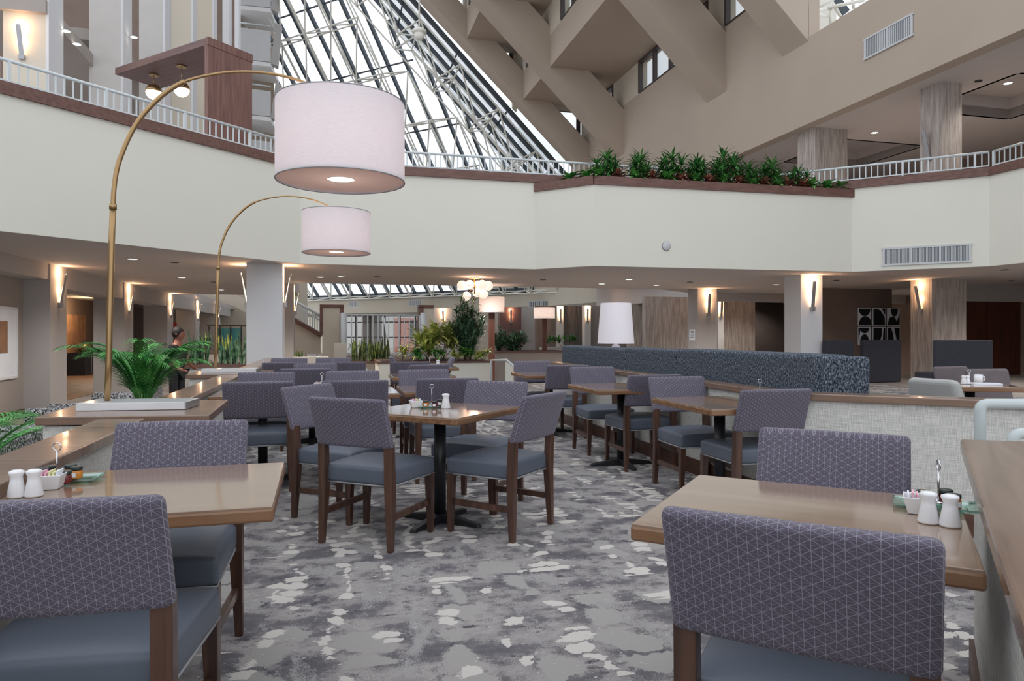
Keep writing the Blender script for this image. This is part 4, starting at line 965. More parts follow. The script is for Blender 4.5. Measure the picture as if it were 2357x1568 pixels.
def sc_px(px, d, nrm, label, z=2.1, lit=True, e=7): return sconce(0, 0, D(px, 0, d), nrm, label, lit, z, e)
cu, cv = uv(D(1843, 0, 16.7)); sconce(0, 0, P(cu+.30, cv), TD-90, 'lit wall lamp on the white column at right')
cu, cv = uv(D(2145, 0, 17.9)); sconce(0, 0, P(cu, cv+.34), TD+180, 'lit wall lamp on the bark textured column at the far right')
cu, cv = uv(D(1606, 0, 21.8)); sconce(0, 0, P(cu+.36, cv), TD-90, 'lit wall lamp on the grey column right of the table lamp')
for px, Vc, lb in ((1659, 23.6, 'lit wall lamp on the narrow pier beside the grey column'), (1523, 29, 'lit wall lamp right of the dark doorway'), (1352, 33, 'distant lit wall lamp left of the table lamp shade'), (1290, 33.8, 'distant lit wall lamp above the far low plants'), (1176, 36, 'distant lit wall lamp on the brown pier'), (1020, 38, 'distant lit wall lamp behind the tall shrub')):
    sconce(0, 0, P(uAt(px, Vc), Vc), TD-90, lb, e=9)
sconce(0, 0, P(uAt(52, 17), 17), TD-90, 'lit wall lamp on the upper left pier', z=7.35, e=5)
cu, cv = uv(D(2168, 0, 15.9)); sconce(0, 0, P(cu, cv+.33), TD+180, 'unlit wall lamp on the upper right column', lit=False, z=5.55)
# downlights
def downlight(px, y, zc, label, m='down', e=0, g='recessed ceiling lights', nm='recessed_downlight', r=.085):
    p = G(px, y, zc) if zc < 3 else D(px, y, (zc-EYE)*F/(HY-y)); p.z = zc - .012
    t = thing(nm, label, 'ceiling light' if m == 'down' else 'ceiling speaker', tuple(p), 0, g)
    kid(MB().lathe([(r, 0), (r+.02, 0), (r+.02, .011), (r, .011)], n=20, cap=False), 'rim', M['vent'] if m == 'down' else M['black'], t)
    kid(MB().lathe([(0, .002), (r, .002), (r, .01), (0, .01)], n=20), 'lens', M[m], t)
    if e: light('SPOT', (0, 0, -.03), e, (1, .92, .82), .08, t, 'downlight_beam', 140)
    return t
for px, y, lb in ((785, 636.5, 'ceiling light in front of the globe cluster, left'), (737, 637.5, 'ceiling light nearest the big white column'), (1448, 643, 'ceiling light above the table lamp'), (1385, 653, 'ceiling light left of the table lamp'), (1511, 656, 'ceiling light right of the table lamp'), (1786, 655, 'ceiling light left of the white right column'), (2030, 671, 'ceiling light over the black and white pictures'), (2308, 675, 'ceiling light over the mahogany door'), (1782, 690, 'small ceiling light deep in the dark opening')):
    downlight(px, y, 2.6, lb, e=130)
for px, y, lb in ((402, 604, 'black ceiling speaker left of the farther arc lamp'), (492, 649, 'small black ceiling speaker by the brass pole'), (868, 637, 'black ceiling speaker left of the globe cluster'), (1250, 644, 'black ceiling speaker right of the globe cluster'), (1588, 649, 'black ceiling speaker by the grey column'), (1925, 645, 'black ceiling speaker by the white right column'), (2312, 621, 'black ceiling speaker near the right edge'), (2327, 646, 'second black ceiling speaker near the right edge')):
    downlight(px, y, 2.6, lb, 'black', 0, 'black ceiling speakers', 'ceiling_speaker', .06)
for px, y, lb in ((2320, 191, 'upper ceiling light right of the tall column'), (2013, 305, 'upper ceiling light between the two columns')): downlight(px, y, 6.9, lb, e=200)
downlight(2252, 186, 6.9, 'black ceiling speaker beside the upper ceiling light', 'black', 0, 'black ceiling speakers', 'ceiling_speaker', .06)
for px, y, zc, lb in ((152, 71, 8.0, 'ceiling light high behind the first white pier'), (177, 101, 8.0, 'second ceiling light high behind the first white pier'), (308, 85, 9.0, 'ceiling light high between the second and third piers')): downlight(px, y, zc, lb, e=0)
# added fill downlights with no seen source, brightening the space under the gallery
def fill_downlight(u, v, z, e, lab): 
    t = fill_downlight_at(u, v, z); t['label'] = lab; light('SPOT', (0,0,-.03), e, (1, .94, .87), .1, t, 'downlight_beam', 150)
k_ = 0
def fill_downlight_at(u, v, z):
    p = P(u, v, z-.012); t = thing('recessed_downlight', 'added fill downlight farther back under the gallery', 'ceiling light', tuple(p), 0, 'added fill downlights deeper under the gallery')
    kid(MB().lathe([(.085, 0), (.105, 0), (.105, .011), (.085, .011)], n=16, cap=False), 'rim', M['vent'], t); kid(MB().lathe([(0, .002), (.085, .002), (.085, .01), (0, .01)], n=16), 'lens', M['down'], t); return t
for (a_, b_, z_, e_, l_) in ((-3.6, 14.5, 2.6, 170, 'added fill light nearest the left edge, over the flecked sofas'), (-3.6, 19, 2.6, 170, 'added fill light over the standing person'), (-3.4, 24, 2.6, 170, 'added fill light farthest back in the left passage'), (-8, 20, 2.6, 150, 'added fill light in the nearer doorway bay of the left corridor'), (-8, 28, 2.6, 150, 'added fill light near the amber wall hanging'), (4, 18.6, 2.6, 120, 'added fill light right of the globe cluster'), (14.2, 10.5, 2.6, 150, 'added fill light over the table with the white mug'), (16.5, 12.5, 2.6, 120, 'added fill light in front of the door wall at far right'), (14.5, 22, 2.6, 150, 'added fill light behind the white right column'), (17.5, 26, 2.6, 150, 'added fill light deep behind the six pictures'), (14.5, 27, 2.6, 120, 'added fill light deepest behind the bark panel at right')): fill_downlight(a_, b_, z_, e_, l_)
# ================================================================ VENTS, DETECTOR
def vent(c, ang, w, h, n, label, divs=3, nb='vent'):
    t = thing('air_vent', label, 'vent', tuple(c), ang, 'white air grilles')
    kid(MB().box(-w/2, w/2, -.01, .0, 0, h), 'backing', M['ventdark'], t)
    f = MB().box(-w/2-.04, w/2+.04, -.03, 0, -.04, 0).box(-w/2-.04, w/2+.04, -.03, 0, h, h+.04)
    for i in range(divs+1): x = -w/2 + w*i/divs; f.box(x-.02, x+.02, -.03, 0, 0, h)
    kid(f, 'frame', M['vent'], t)
    s = None
    for i in range(n):
        x = -w/2 + w*(i+.5)/n
        if s is None: s = kid(MB().box(-w/n*.22, w/n*.22, -.022, -.008, 0, h), 'louvre', M['vent'], t); s.location = (x, 0, 0)
        else: c_ = s.copy(); C.objects.link(c_); c_.location = (x, 0, 0)
    return t
fd = (Vector((*FD, 0)) - Vector((*FC, 0))).normalized()
def onFD(px):   # point of the right parapet seen in image column px
    r = (px-CX)/F; t = (r*FC[1] - FC[0])/(fd.x - r*fd.y); return Vector((*FC, 0)) + fd*t
a, b = onFD(2034), onFD(2232); c = (a+b)/2; zb_ = EYE + (HY-604)*c.y/F; hv = 34*c.y/F
vent((c.x, c.y-.005, zb_), math.atan2(fd.y, fd.x), (b-a).length, hv, 60, 'large white air grille on the cream parapet at right')
def onUW(px): r = (px-CX)/F; d = UW/(CT*r + ST); return Vector((r*d, d, 0))
a, b = onUW(1993), onUW(2101); c = (a+b)/2; zz = EYE + (HY-(131+75)/2)*c.y/F
vent((c.x-.01, c.y, EYE + (HY-108)*c.y/F), TH-math.pi/2, (b-a).length, 46*c.y/F*.93, 26, 'white air grille high on the taupe wall at upper right', 2)
for (px, y0, y1, w, d, ang, lb) in ((956, 692, 704, 32, 51.0, -30.6, 'small far air grille left of the globe cluster'), (814, 696, 706, 24, 53, -30.6, 'smallest far air grille near the staircase'), (1247, 694, 707, 60, 46.6, -32, 'far air grille right of the globe cluster'), (1511, 673, 689, 36, 34.3, -72, 'far air grille left of the grey column')):
    q = D(px, y1, d); vent(q, R(ang), w*d/F/math.cos(R(ang))*.95 if ang > -60 else 2.2, (y1-y0)*d/F, 12, lb, 2)
qd = D(1533, 567, 1)    # round detector on the planter face
r = (1533-CX)/F; fp_ = (Vector((*FQ, 0)) - Vector((*FP, 0))).normalized(); t_ = (r*FP[1]-FP[0])/(fp_.x - r*fp_.y); q = Vector((*FP, 0)) + fp_*t_; q.z = EYE + (HY-567)*q.y/F
t = thing('wall_speaker', 'small round white speaker on the cream planter front', 'speaker', tuple(q), math.atan2(fp_.y, fp_.x))
m = MB(); n = 24
for rr, yy in ((.0, -.035), (.07, -.035), (.09, -.02), (.09, 0)): m.v += [(max(rr,1e-5)*math.cos(2*math.pi*k/n), yy, max(rr,1e-5)*math.sin(2*math.pi*k/n)) for k in range(n)]
for j in range(3):
    for k in range(n): m.f.append((j*n+k, j*n+(k+1) % n, (j+1)*n+(k+1) % n, (j+1)*n+k)); m.sm.append(True)
kid(m, 'dome', M['vent'], t)
kid(MB().tube([(.09*math.cos(2*math.pi*k/24), -.012, .09*math.sin(2*math.pi*k/24)) for k in range(24)], .008, 6, cap=False, closed=True), 'rim', M['ventdark'], t)
# ball shaped lamp hanging under the skylight
q = D(965, 78, 24)
t = thing('hanging_floodlight', 'cream ball shaped floodlight hanging under the skylight', 'lamp', tuple(q)); s_ = 24/F
kid(MB().lathe([(0, 14*s_), (11*s_, 12*s_), (16*s_, 8*s_), (17*s_, 4*s_), (13*s_, 1*s_), (0, 1*s_)], n=20), 'cap', M['truss'], t); kid(MB().ball((0,0,-3*s_), 12*s_, 18), 'globe', M['truss'], t); kid(MB().tube([(0,0,12*s_), (0,0,4.2)], .03, 6), 'rod', M['truss'], t)
# ================================================================ KIOSK AND PENDANTS
K = Vector((-6.02, 13.93, 0))
t = thing('wood_kiosk', 'wood panelled kiosk with canopy on the upper left gallery', 'kiosk', (K.x, K.y, 3.9), R(-30.6))
kid(MB().box(-.1, 0, 0, 1.06, 0, 3.03), 'side_panel', M['panelwood'], t)
kid(MB().box(-3.2, .0, 0, 1.06, 3.03, 3.17), 'canopy', M['panelwood2'], t); kid(MB().box(-.02, .012, -.012, 1.07, 3.02, 3.18), 'canopy_edge', M['panelwood'], t)
kid(MB().box(-.24, -.1, .1, .14, 1.4, 2.2), 'screen', M['black'], t)
kid(MB().box(-2.4, -1.3, 1.3, 1.34, .8, 1.7), 'back_counter', M['booth'], t)
for (px, y0, yb, lb) in ((354, 172, 212, 'left hanging globe pendant under the kiosk canopy'), (418, 152, 206, 'right hanging globe pendant under the kiosk canopy')):
    d = (3.9+3.03-EYE)*F/(HY-y0); q = D(px, y0, d); q.z = 6.93
    pt = thing('globe_pendant', lb, 'pendant lamp', tuple(q), 0, 'globe pendants under the canopy'); h = (yb-y0)*d/F; rg = 18*d/F
    kid(MB().lathe([(.1, -.03), (.1, 0)], n=20), 'canopy_plate', M['brass'], pt); kid(MB().tube([(0,0,0), (0,0,-h+rg)], .008, 6), 'rod', M['brass'], pt)
    kid(MB().lathe([(.0001, -h+rg*1.05), (rg*.6, -h+rg*.85), (rg*.95, -h+rg*.35), (rg*1.02, -h)], n=20), 'metal_dome', M['brass'], pt)
    kid(MB().ball((0,0,-h), rg*.97, 18), 'opal_globe', M['pend'], pt)
# two dark lounge chairs half seen through the upper railing
for px, lb in ((345, 'dark armchair on the gallery under the left pendant'), (425, 'dark armchair on the gallery beside the kiosk')):
    q = D(px, 300, 14.8); q.z = 3.9; t = thing('gallery_armchair', lb, 'armchair', tuple(q), R(-30))
    kid(MB().box(-.3, .3, -.3, .3, .15, .42), 'seat', M['booth'], t, bev=.04); kid(MB().box(-.3, .3, .25, .36, .3, .85), 'backrest', M['booth'], t, bev=.04)
    for x in (-.25, .25):
        for y in (-.25, .25): kid(MB().box(x-.02, x+.02, y-.02, y+.02, 0, .16), 'leg', M['black'], t)
# ================================================================ GLOBE CLUSTER
q = D(1092, 638, 17.45); q.z = 2.6
t = thing('globe_chandelier', 'cluster of glowing glass globes hanging from the gallery ceiling', 'chandelier', tuple(q)); s_ = 17.45/F
kid(MB().lathe([(.12, -.03), (.12, -.001)], n=20), 'ceiling_plate', M['brass'], t); kid(MB().tube([(0,0,0), (0,0,-.42)], .015, 8), 'stem', M['brass'], t)
rnd = random.Random(4)
for (x, y, dy) in ((1063, 657, 0), (1080, 655, .12), (1110, 656, -.05), (1124, 657, .15), (1073, 682, .05), (1098, 673, .1), (1112, 676, .2), (1099, 655, .3)):
    c = Vector(((x-1092)*s_, dy, (638-y)*s_)); kid(MB().ball(c, 11*s_, 16), 'glass_globe', M['globe'], t); kid(MB().tube([(0,0,-.2), tuple(c)], .008, 6), 'arm', M['brass'], t)
light('POINT', (0,0,-.12), 14, (1,.62,.42), .1, t, 'globe_glow')
# ================================================================ POST LAMPS AND TABLE LAMP
def postlamp(px, d, w, y0, y1, pw, label, ybot):
    q = D(px, y0, d); t = thing('post_lamp', label, 'lamp', (q.x, q.y, -.45), 0, 'drum shade lamps on wooden posts'); s_ = d/F; rr = w/2*s_; zt = q.z+.45; zb = D(px, y1, d).z+.45
    m = MB(); n = 40; m.add([(rr*math.cos(2*math.pi*k/n), rr*math.sin(2*math.pi*k/n), z) for z in (zb, zt) for k in range(n)], [(k, (k+1) % n, (k+1) % n+n, k+n) for k in range(n)], True)
    kid(m, 'lamp_shade', M['shade'], t); kid(MB().box(-pw/2*s_, pw/2*s_, -pw/2*s_, pw/2*s_, 0, zb+.05), 'post', M['postwood'], t)
    kid(MB().lathe([(0, zb+.01), (rr-.01, zb+.01), (rr-.01, zb+.02), (0, zb+.02)], n=40), 'diffuser', M['pillow'], t)
    light('POINT', (0,0,(zb+zt)/2), 9, (1,.74,.55), .08, t, 'shade_bulb'); return t
postlamp(1132, 20.4, 58, 684, 720, 14, 'drum lamp on a wooden post behind the tall shrub', 800); postlamp(1253, 24, 49, 708, 734, 11, 'smaller far drum lamp on a wooden post', 795)
q = D(1417.5, 795, 10.5); s_ = 10.5/F
t = thing('table_lamp', 'table lamp with tall tapering white shade behind the blue banquette', 'lamp', (q.x, q.y, .75))
m = MB(); n = 40; zb = EYE+(HY-791)*s_-.75; zt = EYE+(HY-698)*s_-.75
m.add([((42 if z == zb else 35)*s_*math.cos(2*math.pi*k/n), (42 if z == zb else 35)*s_*math.sin(2*math.pi*k/n), z) for z in (zb, zt) for k in range(n)], [(k, (k+1) % n, (k+1) % n+n, k+n) for k in range(n)], True)
kid(m, 'lamp_shade', M['tlshade'], t); kid(MB().lathe([(.09, 0), (.09, .02), (.02, .03), (.07, .12), (.09, .2), (.05, .28), (.015, .3), (.015, zb+.1)], n=24), 'base', M['china'], t)
tb = thing('console_table', 'console table hidden behind the banquette carrying the table lamp', 'table', (q.x, q.y, 0), TH)
kid(MB().box(-.3, .3, -.22, .22, .71, .75), 'tabletop', M['cap'], tb)
for x in (-.26, .26):
    for y in (-.18, .18): kid(MB().box(x-.02, x+.02, y-.02, y+.02, 0, .71), 'leg', M['chairwood'], tb)
# ================================================================ PICTURES
q = P(-5.925, 0); 
def onW(u0, px): r = (px-CX)/F; d = u0/(CT*r + ST); return Vector((r*d, d, 0))
a = onW(-5.92, -42); b = onW(-5.92, 38); c = (a+b)/2; za = EYE + (HY-870)*b.y/F; zt = EYE + (HY-708)*b.y/F
t = thing('framed_picture', 'white framed picture cut by the left edge of the photo', 'picture', (b.x, b.y, za), TH+math.pi/2); w = (b-a).length; h = zt-za
kid(MB().box(-w, 0, -.01, .0, 0, h), 'mat_board', M['packw'], t); kid(MB().box(-w, 0, -.03, 0, 0, .05).box(-w, 0, -.03, 0, h-.05, h).box(-.05, 0, -.03, 0, 0, h).box(-w, -w+.05, -.03, 0, 0, h), 'frame', M['white'], t); kid(MB().box(-w+.35, -.42, -.014, -.01, h*.36, h*.8), 'print', M['warmart'], t)
# six black and white pictures
def art(c, u0, i, label):
    t = thing('abstract_picture', label, 'picture', tuple(c), TH, 'six black and white pictures'); w = .48; h = .56
    kid(MB().box(0, w, -.02, 0, 0, h), 'canvas', M['packw'], t); 
    def blob(pts): kid(MB().prism([(x*w, -.02, y*h) for x, y in pts], (0,-.004,0)), 'black_shape', M['black'], t)
    def ell(cx_, cy_, rx, ry, a0=0, a1=360): blob([(min(.97, max(.03, cx_+rx*math.cos(R(a0+(a1-a0)*k/14)))), min(.97, max(.03, cy_+ry*math.sin(R(a0+(a1-a0)*k/14))))) for k in range(15)])
    if i == 0: ell(.5, .95, .45, .42, 180, 360); ell(.55, .03, .5, .5, 0, 180)
    elif i == 1: blob([(.05,.03),(.95,.03),(.92,.5),(.6,.85),(.3,.95),(.05,.92)]); blob([(.7,.97),(.97,.97),(.97,.6)])
    elif i == 2: ell(.55, .97, .28, .45, 180, 360); ell(.4, .03, .36, .5, 0, 180); blob([(.66,.05),(.97,.05),(.97,.7)])
    elif i == 3: ell(.5, .95, .35, .3, 180, 360); ell(.5, .1, .36, .5, -20, 200); blob([(.03,.3),(.03,.95),(.2,.9)])
    elif i == 4: blob([(.05,.03),(.5,.03),(.72,.6),(.7,.95),(.05,.95)]); blob([(.97,.03),(.75,.03),(.85,.95),(.97,.95)])
    else: blob([(.05,.03),(.55,.03),(.45,.6),(.3,.95),(.05,.95)]); blob([(.97,.03),(.8,.03),(.55,.95),(.97,.95)])
wv = 18.58; u_ = uAt(1974, wv); i = 0
for row, zz in ((0, EYE + (HY-750)*P(0, wv).y*1.0/F*1.17), (1, None)):
    for cc in range(3):
        dd_ = wv/(CT - ST*(2029-CX)/F); zz0 = EYE + (HY-(750 if row == 0 else 795))*dd_/F - (.02 if row else 0)
        art(P(u_ + cc*.545, wv, zz0 if row == 0 else EYE + (HY-750)*dd_/F - .60), 0, i, ['upper left', 'upper middle', 'upper right', 'lower left', 'lower middle', 'lower right'][i] + ' picture of the six black and white abstract panels'); i += 1
# small notice on the grey column
q = D(1592, 770, 21.75); cu, cv = uv(D(1606, 0, 21.8)); q = P(cu-.012, cv+.32); q.z = EYE + (HY-784)*q.y/F
tag(MB().box(-.005, .005, -.18, .18, 0, .35).build('notice_board', M['packw']), 'small white notice on the left side of the grey column', 'sign'); o = bpy.data.objects['notice_board']; o.location = q; o.rotation_euler = (0,0,TH)
sg = MB()
for k in range(5): sg.box(-.008, -.005, -.10, .10-.03*(k % 2), .28-.045*k, .295-.045*k)
kid(sg, 'printed_lines', M['black'], o)
# ================================================================ BOOTHS AND RIGHT HAND SEATING
def booth(px0, px1, d, ztop, label, ang=TH, dep=.7, el=0):
    a, b = D(px0, 0, d), D(px1, 0, d); w = (b-a).length; t = thing('booth_bench', label, 'booth', (a.x, a.y, 0), ang + R(el), 'dark high backed booths')
    kid(MB().box(0, w, 0, .14, 0, ztop), 'backrest', M['booth'], t, bev=.02); kid(MB().box(0, w, .14, dep, .1, .45), 'seat', M['booth'], t, bev=.03); kid(MB().box(w-.1, w, .1, dep, 0, ztop), 'side', M['booth'], t, bev=.02); return t
booth(1901, 1978, 16.6, 1.04, 'dark booth left of the six pictures'); booth(1988, 2092, 17.2, 1.04, 'dark booth below the six pictures'); booth(2156, 2290, 13.3, 1.075, 'dark blue booth in front of the mahogany door', el=-12)
def rchair(px, y, d, rz, label):
    q = D(px, y, d); t = thing('side_chair', label, 'chair', (q.x, q.y, 0), R(rz), 'grey brown chairs beyond the right low wall')
    kid(MB().box(-.22, .22, -.22, .24, .36, .46), 'seat', M['dchair'], t, bev=.02); kid(MB().box8([(-.23,-.25,.5), (.23,-.25,.5), (.23,-.2,.5), (-.23,-.2,.5), (-.23,-.32,.86), (.23,-.32,.86), (.23,-.27,.86), (-.23,-.27,.86)]), 'backrest', M['dchair'], t, bev=.02)
    for x in (-.2, .2):
        for yy in (-.23, .2): kid(MB().box(x-.02, x+.02, yy-.02, yy+.02, 0, .5 if yy < 0 else .37), 'leg', M['chairwood'], t)
rchair(2250, 850, 7.0, 200, 'grey brown chair behind the mug on the far right table'); rchair(2332, 855, 6.5, 190, 'grey brown chair cut by the right edge behind the cushions')
tq = rect(X2(G(2170, 889, .75)), -14, .62, .6); tt = table(tq, 'table with the white mug beyond the right low wall', z=.75, k=1)
p = G(2252, 881, .751); t = thing('coffee_mug', 'white coffee mug on the table beyond the right low wall', 'mug', tuple(p))
kid(MB().lathe([(0,0), (.03,0), (.036,.01), (.036,.075), (.032,.075), (.031,.012), (0,.01)], n=20), 'cup', M['china'], t); kid(MB().tube([(.034,0,.06), (.055,0,.055), (.06,0,.035), (.05,0,.018), (.034,0,.015)], .005, 6), 'handle', M['china'], t)
tag(MB().box(-.11, .11, -.07, .07, 0, .012).build('folded_napkin', M['packw']), 'folded white napkin beside the mug', 'napkin'); o = bpy.data.objects['folded_napkin']; o.location = G(2268, 885, .7515); o.rotation_euler = (0,0,R(-14))
shaker(G(2218, 884, .751), 'left shaker on the table with the white mug', .95); shaker(G(2227, 884, .751), 'right shaker on the table with the white mug', .95); ringstand(G(2231, 880, .751), 0, 'ring stand on the table with the white mug', .1)
def tub(q, rz, label, h=.86):
    t = thing('lounge_chair', label, 'armchair', (q.x, q.y, 0), R(rz), 'pale grey padded chairs')
    m = MB(); n = 14; fo = []; 
    for j, (z, rr, k) in enumerate(((.40, .25, .02), (.6, .27, .03), (.76, .27, .03), (h, .22, .02))):
        pass
    kid(MB().box(-.27, .27, -.24, .26, .26, .46), 'seat', M['pillow'], t, bev=.07, seg=4)
    kid(MB().box8([(-.24,-.26,.40), (.24,-.26,.40), (.24,-.14,.40), (-.24,-.14,.40), (-.19,-.36,h), (.19,-.36,h), (.19,-.28,h), (-.19,-.28,h)]), 'backrest', M['pillow'], t, bev=.05, seg=4)
    for x in (-.2, .2):
        for y in (-.18, .2): kid(MB().box(x-.015, x+.015, y-.015, y+.015, 0, .3), 'leg', M['chairwood'], t)
def Gd(px, d): return Vector(((px-CX)*d/F, d, 0))
tub(Gd(2222, 5.1), -70, 'pale grey chair just right of the banquette end', .88); tub(Gd(2385, 5.0), 100, 'pale grey chair cut by the right edge', .86); tub(Gd(2300, 5.6), 30, 'pale grey chair with rounded seat behind the handrail', .72)
# ================================================================ LEFT SOFAS
def sofa(v0, v1, label, u=-3.0, h=.35, w=.85):
    t = thing('flecked_loveseat', label, 'sofa', tuple(P(u, (v0+v1)/2, -.45)), TH, 'black and white flecked sofas'); l = (v1-v0)/2
    kid(MB().box(0, .22, -l, l, .1, h+.45), 'backrest', M['sofa'], t, bev=.06, seg=4); kid(MB().box(-w, 0, -l+.16, l-.16, .1, .42), 'seat', M['sofa'], t, bev=.05, seg=3)
    for s in (-1, 1): kid(MB().box(-w, .12, s*l-.08, s*l+.08, .1, h+.33), 'armrest', M['sofa'], t, bev=.06, seg=4)
    for x in (-w+.1, .1):
        for s in (-1, 1): kid(MB().box(x-.03, x+.03, s*(l-.1)-.03, s*(l-.1)+.03, 0, .12), 'leg', M['chairwood'], t)
sofa(6.3, 7.6, 'flecked sofa nearest the left edge', -2.75); sofa(8.5, 10.4, 'flecked sofa behind the nearer lamp plinth', -3.0); sofa(11.0, 12.9, 'flecked sofa behind the palm', -2.95)
# hanging and cabinet in the warm corridor
t = thing('wall_hanging', 'amber wall hanging at the end of the left corridor', 'wall hanging', tuple(P(-9.97, 31.3, .25)), TH)
kid(MB().box(0, .04, -.8, 1.6, 0, 1.7), 'panel', M['warmart'], t)
t = thing('dark_cabinet', 'dark cabinet below the amber wall hanging', 'cabinet', tuple(P(-9.9, 31.5, -.45)), TH)
kid(MB().box(0, .6, -.8, .75, 0, .9), 'body', M['black'], t); kid(MB().box(.6, .61, -.02, .02, .05, .85), 'door_gap', M['steel'], t)
t = thing('copper_pot', 'copper pot on the dark cabinet', 'pot', tuple(P(-9.6, 31.6, .46)))
kid(MB().lathe([(0,0), (.15,0), (.25,.15), (.22,.3), (.12,.36)], n=20), 'body', M['brass'], t); kid(MB().lathe([(.13,.35), (.05,.42), (.02,.47), (0,.47)], n=16), 'lid', M['black'], t)
light('POINT', P(-9.0, 30.5, 2.0), 60, (1,.7,.4), .2, None, 'corridor_glow')
tag(MB().prism([D(398, 742, 28), D(405, 742, 28), D(405, 768, 28), D(398, 768, 28)], (0,.1,0)).build('red_wall_panel', M['red']), 'narrow red panel on the wall behind the standing person', 'panel')
tp_ = D(525, 780, 33); t = thing('teal_cylinder_vase', 'tall teal panel behind black rails in the left distance', 'screen', (tp_.x, tp_.y, -.45))
kid(MB().box(-.55, .6, -.05, .05, .3, 1.9), 'panel', M['teal'], t); kid(MB().bar((-.9, -.2, 2.05), (1.2, -.2, 2.0), .06), 'black_bar', M['black'], t)
for x in (-.8, -.3, .2, .7, 1.1): kid(MB().bar((x, -.2, .2), (x, -.2, 2.0), .05), 'black_post', M['black'], t)
t.name = 'teal_screen'
# ================================================================ PLANTERS AND PLANTS
def box_planter(name, label, px0, px1, d, ztop, dep, m='weave', z0=-.45, capm='trim', y_el=TH):
    a, b = D(px0, 0, d), D(px1, 0, d); ua, va = uv(a); w = uAt(px1, va) - ua
    t = thing(name, label, 'planter', tuple(P(ua, va, z0)), TH)
    h = ztop - z0
    kid(MB().box(0, w, 0, dep, 0, h-.05), 'box', M[m], t); kid(MB().box(-.03, w+.03, -.03, dep+.03, h-.05, h), 'cap', M[capm], t); kid(MB().box(.06, w-.06, .06, dep-.06, h-.02, h+.01), 'soil', M['soil'], t); return t, P(ua, va), w
pm, po, pw_ = box_planter('garden_planter', 'long white planter wall with the tall shrub and golden plants', 872, 1128, 16.3, .55, 2.2, 'fascia', z0=-.02)
pm2, po2, _ = box_planter('garden_planter', 'low grey planter behind the far chairs holding the snake plants', 668, 868, 17.2, .50, 1.0, 'wallgrey', z0=-.02)
o = pb(MB(), 673, 756, 822, 860, 16.9, .15, z0=0).build('wall_short', M['fascia']); o['kind'] = 'structure'
box_planter('lobby_planter', 'brown capped planter beside the standing person', 415, 560, 14.3, .56, .9, 'pier'); box_planter('lobby_planter', 'small brown capped planter farther back at left', 470, 560, 19, .72, .8, 'wallgrey')
box_planter('far_planter', 'far low planter wall right of the tall shrub', 1148, 1300, 23, .62, 1.2, 'wallgrey'); 
o = pb(MB(), 1255, 1345, 800, 812, 31, 1.0, z0=-.45).build('planter_wall', M['wallgrey']); o['kind'] = 'structure'
rr_a = D(1300, 805, 19.5); railing((rr_a.x, rr_a.y), (D(1345, 805, 19.2).x, 19.2), 'short far white railing left of the banquette', z0=.0, z1=.78, post=5, step=.1, name='ramp_railing')
ga = P(uAt(797, 26.3), 26.3); gb = P(uAt(967, 26.3), 26.3); railing(X2(ga), X2(gb), 'white gate railing at the head of the far steps', z0=.43, z1=1.88, post=13, step=.19, name='gate_railing', r=.02)
sA = D(700, 708, 27.7); sB = D(738, 733, 27.7)
t = thing('stair_railing', 'slanting stair railing right of the grey column', 'railing', tuple(D(678, 733, 27.9)), 0)
o0 = D(678, 733, 27.7); kid(MB().tube([D(678, 692, 27.7)-o0, D(738, 727, 27.7)-o0], .05, 8), 'hand_rail', M['railgrey'], t); kid(MB().tube([D(678, 704, 27.7)-o0, D(738, 738, 27.7)-o0], .025, 6), 'mid_rail', M['railgrey'], t)
for k in range(11): x = 680+5.6*k; y = 692+(x-678)*.583; kid(MB().bar(D(x, y, 27.7)-o0, D(x, y+40, 27.7)-o0, .035), 'baluster', M['railgrey'], t)
for px, lb in ((790, 'left white newel tube at the far steps'), (974, 'right white newel tube at the far steps')):
    q = D(px, 720, 25.5); t = thing('newel_tube', lb, 'handrail', (q.x, q.y, -.4), 0, 'white newel tubes'); kid(MB().tube([(0,0,0), (0,0,q.z+.4)], .1, 12), 'tube', M['rail'], t)
t = thing('step_handrail', 'thin white handrail on the far steps', 'handrail', tuple(D(893, 800, 23))); o0 = D(893, 800, 23)
kid(MB().tube([D(884, 733, 25)-o0, D(893, 790, 23)-o0, Vector((0,0,-1.21+.05-.02))], .03, 8), 'tube', M['rail'], t)
o = pb(MB(), 769, 799, 790, 812, 24.5, .6, z0=-.45).build('wall_pedestal', M['fascia']); o['kind'] = 'structure'
struct('wall_gate', pb(MB(), 797, 967, 790, 812, 26.2, 3.0, z0=-.45, z1=.43), M['wallgrey'])
ob = thing('brick_building', 'reddish building seen outside through the far garden windows', 'building', tuple(D(860, 780, 78)), R(-30.6))
kid(MB().box(-26, 3, 0, 6, -2, 2.6), 'annex', M['wallgrey'], ob); kid(MB().box(3, 14, 0, 6, -2, 5), 'brick_wall', M['brickm'], ob); kid(MB().box(5, 7, -.05, 0, 0, 2), 'window', M['dark'], ob); kid(MB().box(9, 11, -.05, 0, 0, 2), 'window', M['dark'], ob)
def plant(name, label, cat, loc, group=None): return thing(name, label, cat, tuple(loc), 0, group)
def rosette(m, c, n, L, w, t0, t1, droop, rnd, jit=.3, seg=4):
    for i in range(n):
        az = 2.4*i + rnd.uniform(-jit, jit); tl = t0 + (t1-t0)*i/max(1, n-1) + rnd.uniform(-.12, .12)
        m.blade(c, az, tl, L*rnd.uniform(.75, 1.1), w*rnd.uniform(.8, 1.15), droop*rnd.uniform(.7, 1.3), seg)
    return m
